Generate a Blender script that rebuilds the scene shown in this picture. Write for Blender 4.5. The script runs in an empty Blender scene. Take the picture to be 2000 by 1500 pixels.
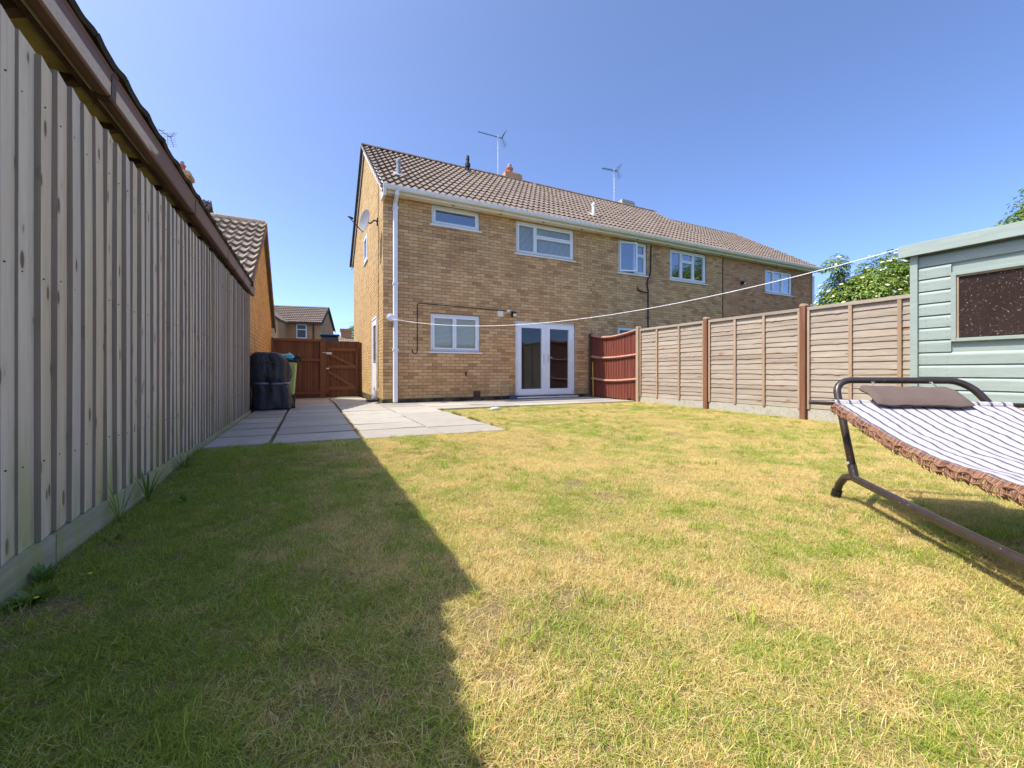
import bpy, math, random
import numpy as np
from mathutils import Vector, Matrix, noise
random.seed(7)
rnd = random.random
def ru(a, b): return a + (b - a) * random.random()
PI = math.pi
S = bpy.context.scene
C = S.collection

# ------------------------------------------------------------------ camera, world, sun, exposure
EYE = 0.78
cam = bpy.data.cameras.new('camera')
cam_o = bpy.data.objects.new('camera', cam); C.objects.link(cam_o)
cam.sensor_fit = 'HORIZONTAL'; cam.sensor_width = 36.0
cam.lens = 36.0 * 806 / 2000
cam.shift_y = -24 / 2000
cam.clip_start = 0.05; cam.clip_end = 1500
cam_o.location = (0, 0, EYE)
YAW = math.atan(396 / 806)
cam_o.rotation_euler = (PI / 2, 0, -YAW)
S.camera = cam_o

KX, KY = 0.61, -0.10                      # the sun's light moves this far in x and y for each metre it falls
w = bpy.data.worlds.new('World'); S.world = w; w.use_nodes = True
nt = w.node_tree
sky = nt.nodes.new('ShaderNodeTexSky'); sky.sky_type = 'NISHITA'; sky.sun_disc = False
sky.sun_elevation = math.atan(1 / math.hypot(KX, KY))
sky.sun_rotation = math.atan2(-KX, -KY) % (2 * PI)
sky.altitude = 100; sky.air_density = 0.35; sky.dust_density = 1.6; sky.ozone_density = 6.5
bg = nt.nodes['Background']; bg.inputs['Strength'].default_value = 0.15
nt.links.new(sky.outputs[0], bg.inputs['Color'])
sun = bpy.data.lights.new('sun', 'SUN'); sun.energy = 2.0; sun.angle = math.radians(0.55)
sun.color = (1.0, 0.925, 0.80)
sun_o = bpy.data.objects.new('sun', sun); C.objects.link(sun_o)
sun_o.rotation_euler = Vector((KX, KY, -1)).to_track_quat('-Z', 'Y').to_euler()
vs = S.view_settings
vs.view_transform = 'Standard'; vs.look = 'None'; vs.gamma = 1; vs.use_curve_mapping = False
vs.exposure = 1.80
S.cycles.max_bounces = 8; S.cycles.diffuse_bounces = 6; S.cycles.transparent_max_bounces = 12

# ------------------------------------------------------------------ materials
def new_mat(name):
    m = bpy.data.materials.new(name); m.use_nodes = True
    return m, m.node_tree, m.node_tree.nodes['Principled BSDF']
def N(nt, t, **k):
    n = nt.nodes.new(t)
    for a, b in k.items(): setattr(n, a, b)
    return n
def L(nt, a, b): nt.links.new(a, b)
def pos(nt, scale=(1, 1, 1), src='pos'):
    if src == 'pos': o = N(nt, 'ShaderNodeNewGeometry').outputs['Position']
    else: o = N(nt, 'ShaderNodeTexCoord').outputs['Object']
    mp = N(nt, 'ShaderNodeMapping'); mp.inputs['Scale'].default_value = scale
    L(nt, o, mp.inputs['Vector']); return mp.outputs[0]
def noise_n(nt, vec, scale, detail=4, rough=0.6, dist=0.0):
    n = N(nt, 'ShaderNodeTexNoise'); n.inputs['Scale'].default_value = scale
    n.inputs['Detail'].default_value = detail; n.inputs['Roughness'].default_value = rough
    n.inputs['Distortion'].default_value = dist
    L(nt, vec, n.inputs['Vector']); return n.outputs['Fac']
def ramp(nt, fac, stops):
    r = N(nt, 'ShaderNodeValToRGB'); e = r.color_ramp.elements
    e[0].position, e[0].color = stops[0][0], (*stops[0][1], 1)
    e[1].position, e[1].color = stops[-1][0], (*stops[-1][1], 1)
    for p, c in stops[1:-1]:
        x = e.new(p); x.color = (*c, 1)
    L(nt, fac, r.inputs[0]); return r.outputs[0]
def mix(nt, fac, a, b, mode='MIX'):
    m = N(nt, 'ShaderNodeMix', data_type='RGBA', blend_type=mode)
    for s, v in ((m.inputs[0], fac), (m.inputs[6], a), (m.inputs[7], b)):
        if hasattr(v, 'links'): L(nt, v, s)
        elif isinstance(v, tuple): s.default_value = (*v, 1)
        else: s.default_value = v
    return m.outputs[2]
def math_n(nt, op, a, b=None, clamp=False):
    m = N(nt, 'ShaderNodeMath', operation=op); m.use_clamp = clamp
    for i, v in enumerate((a, b)):
        if v is None: continue
        if hasattr(v, 'links'): L(nt, v, m.inputs[i])
        else: m.inputs[i].default_value = v
    return m.outputs[0]
def maprange(nt, v, a, b, c=0.0, d=1.0):
    m = N(nt, 'ShaderNodeMapRange'); L(nt, v, m.inputs[0])
    for i, x in enumerate((a, b, c, d)): m.inputs[i + 1].default_value = x
    return m.outputs[0]
def bump(nt, p, h, strength=0.3, dist=0.01):
    b = N(nt, 'ShaderNodeBump'); b.inputs['Strength'].default_value = strength
    b.inputs['Distance'].default_value = dist
    L(nt, h, b.inputs['Height']); L(nt, b.outputs[0], p.inputs['Normal'])
def sep(nt, vec):
    s = N(nt, 'ShaderNodeSeparateXYZ'); L(nt, vec, s.inputs[0]); return s.outputs
def tone(nt): return N(nt, 'ShaderNodeAttribute', attribute_name='tone').outputs['Fac']
def orand(nt): return N(nt, 'ShaderNodeObjectInfo').outputs['Random']
M = {}

def simple(name, col, rough=0.5, var=0.12, scale=20, metal=0.0, dirt=None, dirt_amt=0.5, bmp=0.1, spec=0.5, stretch=(1, 1, 1)):
    m, nt, p = new_mat(name)
    f = noise_n(nt, pos(nt, stretch), scale, 5)
    lo = tuple(c * (1 - var) for c in col); hi = tuple(min(1, c * (1 + var)) for c in col)
    c = ramp(nt, f, [(0.3, lo), (0.7, hi)])
    if dirt:
        g = maprange(nt, noise_n(nt, pos(nt, stretch), scale * 0.28, 6, 0.7), 0.5, 0.72, 0, dirt_amt)
        c = mix(nt, g, c, dirt)
    L(nt, c, p.inputs['Base Color'])
    p.inputs['Roughness'].default_value = rough; p.inputs['Metallic'].default_value = metal
    p.inputs['Specular IOR Level'].default_value = spec
    if bmp: bump(nt, p, f, bmp, 0.004)
    M[name] = m; return m

def brick_mat(name, pal, mortar_tint=False):
    m, nt, p = new_mat(name)
    t = math_n(nt, 'FRACT', math_n(nt, 'ADD', tone(nt), math_n(nt, 'MULTIPLY', orand(nt), 7.31)))
    c = ramp(nt, t, pal)
    v = pos(nt)
    f = noise_n(nt, v, 55, 5, 0.7)
    c = mix(nt, maprange(nt, f, 0.35, 0.75, 0.0, 0.32), c, tuple(x * 0.55 for x in pal[len(pal) // 2][1]))
    big = noise_n(nt, v, 1.1, 4, 0.6)
    c = mix(nt, maprange(nt, big, 0.45, 0.7, 0.0, 0.35), c, (pal[0][1][0] * 0.72, pal[0][1][1] * 0.7, pal[0][1][2] * 0.68))
    run = noise_n(nt, pos(nt, (1, 1, 0.10)), 3.2, 5, 0.65)      # rain runs down the face
    c = mix(nt, maprange(nt, run, 0.52, 0.72, 0.0, 0.30), c, tuple(x * 0.5 for x in pal[0][1]))
    # algae bloom low on the wall
    z = sep(nt, v)[2]
    g = math_n(nt, 'MULTIPLY', maprange(nt, z, 0.9, 0.1), maprange(nt, noise_n(nt, v, 3.0, 5), 0.42, 0.62))
    c = mix(nt, math_n(nt, 'MULTIPLY', g, 0.55), c, (0.22, 0.20, 0.055))
    L(nt, c, p.inputs['Base Color']); p.inputs['Roughness'].default_value = 0.92
    p.inputs['Specular IOR Level'].default_value = 0.2
    bump(nt, p, f, 0.5, 0.004)
    M[name] = m
B = [(0.53, 0.31, 0.15), (0.61, 0.365, 0.175), (0.67, 0.42, 0.205), (0.74, 0.49, 0.25)]
brick_mat('buff_brick', [(0.0, (0.42, 0.235, 0.115)), (0.12, B[0]), (0.35, B[1]), (0.6, B[2]), (0.85, B[3]), (1.0, (0.68, 0.37, 0.16))])
B2 = [(0.53, 0.275, 0.14), (0.58, 0.31, 0.16), (0.62, 0.345, 0.18), (0.66, 0.39, 0.21)]
brick_mat('red_buff_brick', [(0.0, (0.40, 0.19, 0.11)), (0.12, B2[0]), (0.35, B2[1]), (0.6, B2[2]), (0.85, B2[3]), (1.0, (0.50, 0.23, 0.12))])
brick_mat('orange_brick', [(0.0, (0.64, 0.35, 0.13)), (0.3, (0.71, 0.41, 0.155)), (0.65, (0.76, 0.46, 0.18)), (1.0, (0.68, 0.37, 0.15))])
brick_mat('plinth_brick', [(0.0, (0.035, 0.025, 0.03)), (0.5, (0.055, 0.038, 0.04)), (1.0, (0.075, 0.045, 0.045))])
simple('mortar', (0.25, 0.165, 0.10), 0.95, 0.2, 60)
simple('mortar_pale', (0.30, 0.24, 0.17), 0.95, 0.2, 60)

def tile_mat(name, a, b, lich):
    m, nt, p = new_mat(name)
    v = pos(nt)
    r = orand(nt)
    t = math_n(nt, 'ADD', math_n(nt, 'MULTIPLY', r, 0.6), math_n(nt, 'MULTIPLY', tone(nt), 0.4))
    c = mix(nt, t, a, b)
    f = noise_n(nt, v, 40, 6, 0.7)
    c = mix(nt, maprange(nt, f, 0.3, 0.75, 0.0, 0.4), c, tuple(x * 0.55 for x in a))
    sp = maprange(nt, noise_n(nt, v, 13, 5, 0.75), 0.60, 0.68, 0, 0.7)
    c = mix(nt, sp, c, lich)
    L(nt, c, p.inputs['Base Color']); p.inputs['Roughness'].default_value = 0.93
    p.inputs['Specular IOR Level'].default_value = 0.2
    bump(nt, p, f, 0.5, 0.005)
    M[name] = m
tile_mat('roof_tile', (0.18, 0.14, 0.115), (0.25, 0.20, 0.165), (0.32, 0.28, 0.22))
tile_mat('pale_roof_tile', (0.26, 0.21, 0.165), (0.37, 0.30, 0.235), (0.42, 0.37, 0.28))
tile_mat('dark_roof_tile', (0.05, 0.042, 0.036), (0.085, 0.07, 0.058), (0.12, 0.13, 0.07))

def wood_mat(name, cols, axis, knot=(0.06, 0.035, 0.02), green=0.0, rough=0.85, knots=True, grain_mix=0.5, streak=None):
    m, nt, p = new_mat(name)
    sc = {'z': (1, 1, 0.045), 'y': (1, 0.045, 1), 'x': (0.045, 1, 1)}[axis]
    r = orand(nt)
    geo = N(nt, 'ShaderNodeNewGeometry').outputs['Position']
    off = N(nt, 'ShaderNodeCombineXYZ')
    rr = math_n(nt, 'MULTIPLY', math_n(nt, 'ADD', r, tone(nt)), 37.0)
    for i in range(3): L(nt, rr, off.inputs[i])
    ad = N(nt, 'ShaderNodeVectorMath', operation='ADD'); L(nt, geo, ad.inputs[0]); L(nt, off.outputs[0], ad.inputs[1])
    mp = N(nt, 'ShaderNodeMapping'); mp.inputs['Scale'].default_value = sc; L(nt, ad.outputs[0], mp.inputs['Vector'])
    v = mp.outputs[0]
    g = noise_n(nt, v, 70, 6, 0.65, 0.6)
    g2 = noise_n(nt, v, 14, 4, 0.6, 0.8)
    base = ramp(nt, math_n(nt, 'FRACT', math_n(nt, 'ADD', math_n(nt, 'MULTIPLY', r, 3.7), tone(nt))), [(0.0, cols[0]), (0.5, cols[1]), (1.0, cols[2])])
    c = mix(nt, maprange(nt, g, 0.3, 0.7, 0.0, grain_mix), base, tuple(x * 0.5 for x in cols[0]))
    g3 = noise_n(nt, v, 230, 4, 0.7, 0.3)
    c = mix(nt, maprange(nt, g3, 0.42, 0.72, 0.0, 0.24 if name == 'weathered_board' else 0.35), c, tuple(x * 0.42 for x in cols[0]))
    c = mix(nt, maprange(nt, g2, 0.42, 0.68, 0.0, 0.55), c, streak or tuple(min(1, x * 1.25) for x in cols[2]))
    if knots:
        vo = N(nt, 'ShaderNodeTexVoronoi'); vo.inputs['Scale'].default_value = 1.0
        k = {'z': (9, 9, 4.2), 'y': (7, 2.6, 7), 'x': (2.6, 7, 7)}[axis]
        mk = N(nt, 'ShaderNodeMapping'); mk.inputs['Scale'].default_value = k
        L(nt, ad.outputs[0], mk.inputs['Vector']); L(nt, mk.outputs[0], vo.inputs['Vector'])
        kf = maprange(nt, vo.outputs['Distance'], 0.115, 0.155, 0.9, 0.0)
        c = mix(nt, kf, c, knot)
        kf2 = maprange(nt, vo.outputs['Distance'], 0.15, 0.34, 0.22, 0.0)
        c = mix(nt, kf2, c, tuple((a + b) / 2 for a, b in zip(knot, cols[0])))
    if green:
        wv = pos(nt)
        z = sep(nt, wv)[2]
        gf = math_n(nt, 'MULTIPLY', maprange(nt, z, 0.62, 0.1, 0, 1), maprange(nt, noise_n(nt, pos(nt, (1, 1, 0.25)), 5.5, 4), 0.38, 0.66))
        c = mix(nt, math_n(nt, 'MULTIPLY', gf, green), c, (0.33, 0.37, 0.08))
    if name == 'weathered_board':      # the sawn edge of each board never bleached: it stays brown
        c = mix(nt, maprange(nt, tone(nt), 0.85, 0.9, 0, 0.88), c, mix(nt, g, (0.36, 0.26, 0.20), (0.17, 0.125, 0.095)))
    L(nt, c, p.inputs['Base Color']); p.inputs['Roughness'].default_value = rough
    p.inputs['Specular IOR Level'].default_value = 0.25
    bump(nt, p, g, 0.6, 0.003)
    M[name] = m
wood_mat('weathered_board', [(0.74, 0.60, 0.42), (0.80, 0.68, 0.50), (0.66, 0.60, 0.54)], 'z', green=0.95, knot=(0.09, 0.05, 0.03), grain_mix=0.26)
wood_mat('weathered_gravel_board', [(0.42, 0.38, 0.27), (0.47, 0.43, 0.32), (0.45, 0.42, 0.35)], 'y', green=0.85, knots=False)
wood_mat('lap_board', [(0.30, 0.245, 0.19), (0.41, 0.34, 0.265), (0.36, 0.31, 0.255)], 'y', knot=(0.24, 0.13, 0.075))
wood_mat('lap_batten', [(0.36, 0.25, 0.16), (0.42, 0.30, 0.20), (0.39, 0.29, 0.2)], 'z', knots=False)
wood_mat('stained_post', [(0.17, 0.07, 0.04), (0.20, 0.085, 0.048), (0.18, 0.08, 0.05)], 'z', knots=False, streak=(0.33, 0.17, 0.10))
wood_mat('red_board', [(0.155, 0.042, 0.027), (0.19, 0.05, 0.031), (0.17, 0.05, 0.034)], 'z', knots=False, grain_mix=0.4, streak=(0.24, 0.08, 0.055))
wood_mat('gate_wood', [(0.13, 0.058, 0.036), (0.165, 0.074, 0.045), (0.145, 0.07, 0.042)], 'z', knots=False, streak=(0.26, 0.13, 0.06))
wood_mat('gate_rail', [(0.20, 0.096, 0.056), (0.24, 0.115, 0.066), (0.22, 0.105, 0.06)], 'x', knots=False, streak=(0.26, 0.105, 0.045))
simple('rail_pink', (0.36, 0.17, 0.12), 0.85, 0.3, 30, dirt=(0.45, 0.33, 0.26), dirt_amt=0.7)
simple('upvc_white', (0.80, 0.81, 0.83), 0.35, 0.03, 9, bmp=0, dirt=(0.62, 0.62, 0.6), dirt_amt=0.25)
simple('upvc_cream', (0.80, 0.74, 0.60), 0.45, 0.04, 6, bmp=0, dirt=(0.55, 0.50, 0.38), dirt_amt=0.5, stretch=(0.4, 1, 3))
simple('sill_white', (0.78, 0.77, 0.74), 0.45, 0.04, 9, bmp=0, dirt=(0.5, 0.46, 0.38), dirt_amt=0.4)
simple('black_plastic', (0.012, 0.012, 0.013), 0.45, 0.2, 20)
simple('grey_plastic', (0.30, 0.31, 0.32), 0.5, 0.1, 20)
simple('lead', (0.34, 0.33, 0.31), 0.6, 0.2, 20)
simple('concrete', (0.40, 0.37, 0.31), 0.95, 0.18, 35, dirt=(0.22, 0.22, 0.13), dirt_amt=0.7, bmp=0.4)
simple('clay_pot', (0.48, 0.15, 0.08), 0.85, 0.2, 20)
simple('steel', (0.42, 0.43, 0.45), 0.4, 0.1, 30, metal=0.7)
simple('galvanised', (0.62, 0.63, 0.65), 0.45, 0.1, 30, metal=0.5)
simple('blind_white', (0.86, 0.86, 0.82), 0.6, 0.03, 10, bmp=0)
simple('blind_cream', (0.86, 0.78, 0.56), 0.6, 0.03, 10, bmp=0)
simple('room_paint', (0.24, 0.23, 0.21), 0.9, 0.05, 3, bmp=0)
simple('brown_upvc', (0.085, 0.042, 0.03), 0.5, 0.25, 12, dirt=(0.16, 0.09, 0.06), dirt_amt=0.6)
simple('dark_timber', (0.07, 0.038, 0.026), 0.8, 0.3, 12)
simple('barge_brown', (0.22, 0.125, 0.065), 0.8, 0.3, 8, dirt=(0.10, 0.055, 0.03), dirt_amt=0.8)
simple('mossy_wall', (0.38, 0.31, 0.14), 0.95, 0.3, 12, dirt=(0.46, 0.45, 0.07), dirt_amt=0.95, bmp=0.5)
simple('soil', (0.085, 0.055, 0.033), 0.98, 0.35, 25, bmp=0.8)
simple('rust_moss', (0.17, 0.075, 0.025), 0.98, 0.4, 30, dirt=(0.07, 0.08, 0.02), dirt_amt=0.8, bmp=0.8)
simple('teal_bag', (0.16, 0.55, 0.58), 0.3, 0.25, 20)
simple('lime_plastic', (0.44, 0.46, 0.13), 0.5, 0.15, 5, dirt=(0.58, 0.52, 0.32), dirt_amt=0.7)
simple('pale_plastic', (0.66, 0.60, 0.42), 0.5, 0.1, 5)
simple('navy_plastic', (0.025, 0.05, 0.10), 0.35, 0.2, 5, bmp=0)
simple('rope_white', (0.82, 0.82, 0.80), 0.6, 0.04, 60)
simple('cushion', (0.105, 0.075, 0.062), 0.9, 0.15, 180, bmp=0.25)
simple('fringe', (0.30, 0.115, 0.06), 0.95, 0.3, 90, dirt=(0.42, 0.19, 0.105), dirt_amt=0.8, bmp=0.2)
simple('bark', (0.11, 0.085, 0.06), 0.95, 0.3, 20, bmp=0.8)
simple('cane_yellow', (0.62, 0.42, 0.06), 0.6, 0.2, 20)
simple('soffit_vent', (0.12, 0.10, 0.07), 0.8)
simple('air_brick', (0.10, 0.04, 0.035), 0.8, 0.2, 30)
simple('blue_box', (0.04, 0.09, 0.16), 0.5, 0.2, 20)
simple('plastic_bottle', (0.62, 0.74, 0.74), 0.15, 0.15, 40)
simple('yellow_flower', (0.75, 0.52, 0.02), 0.7)
simple('hill_green', (0.06, 0.09, 0.03), 0.95, 0.3, 0.2)
simple('path_tarmac', (0.06, 0.06, 0.06), 0.95, 0.2, 30)

def frame_paint():
    m, nt, p = new_mat('frame_paint')
    v = pos(nt)
    f = noise_n(nt, v, 25, 4)
    c = ramp(nt, f, [(0.3, (0.045, 0.034, 0.032)), (0.7, (0.065, 0.05, 0.046))])
    z = N(nt, 'ShaderNodeTexCoord').outputs['Object']
    s = maprange(nt, noise_n(nt, v, 120, 2), 0.70, 0.73, 0, 1)
    s = math_n(nt, 'MULTIPLY', s, maprange(nt, noise_n(nt, v, 4.5, 2), 0.50, 0.58, 0, 1))
    c = mix(nt, s, c, (0.7, 0.7, 0.68))
    L(nt, c, p.inputs['Base Color']); p.inputs['Roughness'].default_value = 0.33; p.inputs['Metallic'].default_value = 0.35
    M['frame_paint'] = m
frame_paint()

def peeled():
    m, nt, p = new_mat('peeling_gutter')
    f = noise_n(nt, pos(nt, (1, 0.35, 1)), 2.6, 5, 0.55, 0.2)
    y = sep(nt, pos(nt))[1]
    near = maprange(nt, y, 2.9, 4.2, 0.13, -0.06)
    z = sep(nt, pos(nt))[2]
    band = math_n(nt, 'MULTIPLY', maprange(nt, z, 2.166, 2.172), maprange(nt, math_n(nt, 'ADD', z, math_n(nt, 'MULTIPLY', f, 0.03)), 2.25, 2.245))
    c = mix(nt, math_n(nt, 'MULTIPLY', band, maprange(nt, math_n(nt, 'ADD', f, near), 0.52, 0.545)), (0.16, 0.085, 0.065), (0.62, 0.50, 0.38))
    g = noise_n(nt, pos(nt), 60, 4)
    c = mix(nt, maprange(nt, g, 0.4, 0.8, 0, 0.35), c, (0.10, 0.07, 0.05))
    L(nt, c, p.inputs['Base Color']); p.inputs['Roughness'].default_value = 0.55
    M['peeling_gutter'] = m
peeled()

def shed_paint():
    m, nt, p = new_mat('sage_paint')
    v = pos(nt, (1, 0.12, 1))
    f = noise_n(nt, v, 45, 5, 0.6)
    r = orand(nt)
    a = mix(nt, r, (0.265, 0.325, 0.29), (0.305, 0.365, 0.33))
    c = mix(nt, maprange(nt, f, 0.38, 0.72, 0, 0.5), a, (0.20, 0.25, 0.22))
    d = maprange(nt, noise_n(nt, pos(nt), 9, 6, 0.75), 0.60, 0.72, 0, 0.35)
    c = mix(nt, d, c, (0.45, 0.50, 0.42))
    L(nt, c, p.inputs['Base Color']); p.inputs['Roughness'].default_value = 0.6
    bump(nt, p, f, 0.25, 0.003)
    M['sage_paint'] = m
shed_paint()

def glass_mat(name, tint, fac_lo, rough=0.0, dirty=0.0):
    m = bpy.data.materials.new(name); m.use_nodes = True; nt = m.node_tree
    nt.nodes.remove(nt.nodes['Principled BSDF']); out = nt.nodes['Material Output']
    tr = N(nt, 'ShaderNodeBsdfTransparent'); tr.inputs[0].default_value = (*tint, 1)
    gl = N(nt, 'ShaderNodeBsdfGlossy'); gl.inputs['Roughness'].default_value = rough; gl.inputs[0].default_value = (0.95, 0.97, 1, 1)
    fr = N(nt, 'ShaderNodeLayerWeight'); sch = math_n(nt, 'ADD', math_n(nt, 'MULTIPLY', math_n(nt, 'POWER', fr.outputs['Facing'], 4.0), 0.9), 0.03)
    bm = N(nt, 'ShaderNodeBump'); bm.inputs['Strength'].default_value = 0.04; bm.inputs['Distance'].default_value = 0.02
    L(nt, noise_n(nt, pos(nt), 2.5, 1), bm.inputs['Height']); L(nt, bm.outputs[0], gl.inputs['Normal'])
    f = math_n(nt, 'ADD', sch, fac_lo, True)
    ms = N(nt, 'ShaderNodeMixShader'); L(nt, f, ms.inputs[0]); L(nt, tr.outputs[0], ms.inputs[1]); L(nt, gl.outputs[0], ms.inputs[2])
    last = ms.outputs[0]
    if dirty:
        di = N(nt, 'ShaderNodeBsdfDiffuse'); v = pos(nt)
        sp = maprange(nt, noise_n(nt, v, 60, 4, 0.8), 0.60, 0.68)
        film = maprange(nt, noise_n(nt, pos(nt, (1, 1, 0.3)), 6, 6, 0.7), 0.3, 0.75, 0.12, 0.30)
        L(nt, mix(nt, sp, (0.13, 0.085, 0.075), (0.5, 0.42, 0.36)), di.inputs[0])
        m2 = N(nt, 'ShaderNodeMixShader')
        L(nt, math_n(nt, 'MAXIMUM', math_n(nt, 'MULTIPLY', sp, 0.9), film), m2.inputs[0]); L(nt, last, m2.inputs[1]); L(nt, di.outputs[0], m2.inputs[2])
        last = m2.outputs[0]
    L(nt, last, out.inputs[0]); M[name] = m
glass_mat('window_glass', (0.93, 0.95, 0.95), 0.0)
glass_mat('sky_glass', (0.85, 0.90, 0.93), 0.16)
glass_mat('shed_glass', (0.5, 0.45, 0.42), 0.02, 0.12, dirty=1)

def patio_mat():
    m, nt, p = new_mat('paving')
    v = pos(nt); r = orand(nt)
    c = mix(nt, r, (0.315, 0.29, 0.25), (0.44, 0.41, 0.355))
    f = noise_n(nt, v, 70, 6, 0.75)
    c = mix(nt, maprange(nt, f, 0.35, 0.8, 0, 0.4), c, (0.25, 0.22, 0.18))
    st = maprange(nt, noise_n(nt, v, 2.6, 6, 0.65), 0.5, 0.72, 0, 0.5)
    c = mix(nt, st, c, (0.26, 0.235, 0.19))
    sp = maprange(nt, noise_n(nt, v, 17, 4, 0.8), 0.62, 0.70, 0, 0.6)
    c = mix(nt, sp, c, (0.13, 0.13, 0.10))
    sp2 = maprange(nt, noise_n(nt, v, 5.5, 5, 0.7, 0.6), 0.55, 0.66, 0, 0.35)
    c = mix(nt, sp2, c, (0.24, 0.20, 0.13))
    L(nt, c, p.inputs['Base Color']); p.inputs['Roughness'].default_value = 0.9
    bump(nt, p, f, 0.35, 0.004); M['paving'] = m
patio_mat()

def stripe_mat():
    m, nt, p = new_mat('striped_canvas')
    tc = N(nt, 'ShaderNodeUVMap').outputs[0]
    s = sep(nt, tc)
    wob = math_n(nt, 'MULTIPLY', math_n(nt, 'SUBTRACT', noise_n(nt, pos(nt), 5.0, 3), 0.5), 0.34)
    su = math_n(nt, 'ADD', s[0], wob)
    u = math_n(nt, 'FRACT', su)
    du = math_n(nt, 'ABSOLUTE', math_n(nt, 'SUBTRACT', u, 0.5))
    dark = maprange(nt, du, 0.10, 0.13, 1, 0)
    u2 = math_n(nt, 'FRACT', math_n(nt, 'ADD', su, 0.28)); d2 = math_n(nt, 'ABSOLUTE', math_n(nt, 'SUBTRACT', u2, 0.5))
    tan = maprange(nt, d2, 0.03, 0.06, 0.5, 0)
    c = mix(nt, tan, (0.39, 0.37, 0.38), (0.29, 0.26, 0.25))
    c = mix(nt, dark, c, (0.075, 0.07, 0.11))
    L(nt, c, p.inputs['Base Color']); p.inputs['Roughness'].default_value = 0.9
    f = noise_n(nt, pos(nt), 14, 4)
    bump(nt, p, f, 0.5, 0.02); M['striped_canvas'] = m
stripe_mat()

def cover_mat():
    m, nt, p = new_mat('black_cover')
    f = noise_n(nt, pos(nt, (1, 1, 0.6)), 6, 5, 0.6, 0.5)
    c = ramp(nt, f, [(0.3, (0.012, 0.011, 0.013)), (0.7, (0.028, 0.026, 0.03))])
    L(nt, c, p.inputs['Base Color']); p.inputs['Roughness'].default_value = 0.5
    bump(nt, p, f, 0.6, 0.06); M['black_cover'] = m
cover_mat()

def ground_mat():
    m, nt, p = new_mat('turf_base')
    v = pos(nt)
    f = noise_n(nt, v, 6, 8, 0.7); f2 = noise_n(nt, v, 60, 4, 0.8)
    c = ramp(nt, f, [(0.3, (0.20, 0.14, 0.07)), (0.5, (0.25, 0.18, 0.08)), (0.7, (0.14, 0.13, 0.045))])
    c = mix(nt, maprange(nt, f2, 0.35, 0.65, 0.7, 0), c, (0.12, 0.085, 0.045))
    L(nt, c, p.inputs['Base Color']); p.inputs['Roughness'].default_value = 0.98
    bump(nt, p, f2, 1.0, 0.01); M['turf_base'] = m
ground_mat()

def dryness(nt, vec):
    """share of scorched blades over the lawn (0 green .. 1 straw), greener along the fence that keeps it shaded all day"""
    n1 = noise_n(nt, vec, 0.75, 3, 0.55); n2 = noise_n(nt, vec, 3.4, 4, 0.6)
    d = math_n(nt, 'ADD', math_n(nt, 'MULTIPLY', n1, 2.0), math_n(nt, 'MULTIPLY', n2, 2.6))
    x = sep(nt, vec)[0]
    d = math_n(nt, 'ADD', d, maprange(nt, x, -0.4, 0.7, -2.22, -1.56))
    y = sep(nt, vec)[1]
    d = math_n(nt, 'ADD', d, maprange(nt, y, 4.6, 6.5, 0.0, -0.10))
    return math_n(nt, 'MINIMUM', math_n(nt, 'MAXIMUM', d, 0.06), 0.93)

def grass_mat(name, tuft=False):
    m, nt, p = new_mat(name)
    v = pos(nt)
    t = tone(nt)
    hz = N(nt, 'ShaderNodeAttribute', attribute_name='hh').outputs['Fac']
    t2 = math_n(nt, 'FRACT', math_n(nt, 'MULTIPLY', t, 17.3))
    green = ramp(nt, t2, [(0.0, (0.15, 0.27, 0.03)), (0.5, (0.32, 0.44, 0.05)), (1.0, (0.54, 0.58, 0.10))])
    straw = ramp(nt, t2, [(0.0, (0.58, 0.40, 0.13)), (0.45, (0.76, 0.60, 0.24)), (1.0, (0.86, 0.76, 0.40))])
    if tuft: f = 0.0; c = green
    else:
        f = maprange(nt, math_n(nt, 'SUBTRACT', dryness(nt, v), t), -0.02, 0.02)
        c = mix(nt, f, green, straw)
    c = mix(nt, maprange(nt, hz, 0.0, 0.35, 0.3, 0), c, (0.34, 0.24, 0.09))
    L(nt, c, p.inputs['Base Color']); p.inputs['Roughness'].default_value = 0.6
    p.inputs['Specular IOR Level'].default_value = 0.25
    tl = N(nt, 'ShaderNodeBsdfTranslucent'); L(nt, c, tl.inputs[0])
    ms = N(nt, 'ShaderNodeMixShader'); ms.inputs[0].default_value = 0.42
    out = nt.nodes['Material Output']
    L(nt, p.outputs[0], ms.inputs[1]); L(nt, tl.outputs[0], ms.inputs[2]); L(nt, ms.outputs[0], out.inputs[0])
    M[name] = m
grass_mat('grass_blades'); grass_mat('grass_tuft', True)

def leaf_mat(name, a, b):
    m, nt, p = new_mat(name)
    c = mix(nt, tone(nt), a, b)
    L(nt, c, p.inputs['Base Color']); p.inputs['Roughness'].default_value = 0.45
    tl = N(nt, 'ShaderNodeBsdfTranslucent'); L(nt, mix(nt, 0.5, c, (0.16, 0.24, 0.03)), tl.inputs[0])
    ms = N(nt, 'ShaderNodeMixShader'); ms.inputs[0].default_value = 0.35
    L(nt, p.outputs[0], ms.inputs[1]); L(nt, tl.outputs[0], ms.inputs[2]); L(nt, ms.outputs[0], nt.nodes['Material Output'].inputs[0])
    M[name] = m
leaf_mat('elder_leaf', (0.10, 0.18, 0.022), (0.25, 0.36, 0.05))
leaf_mat('maple_leaf', (0.08, 0.15, 0.025), (0.19, 0.29, 0.055))
leaf_mat('weed_leaf', (0.09, 0.19, 0.03), (0.19, 0.30, 0.06))
simple('elder_flower', (0.62, 0.58, 0.36), 0.8, 0.15, 30)

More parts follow.
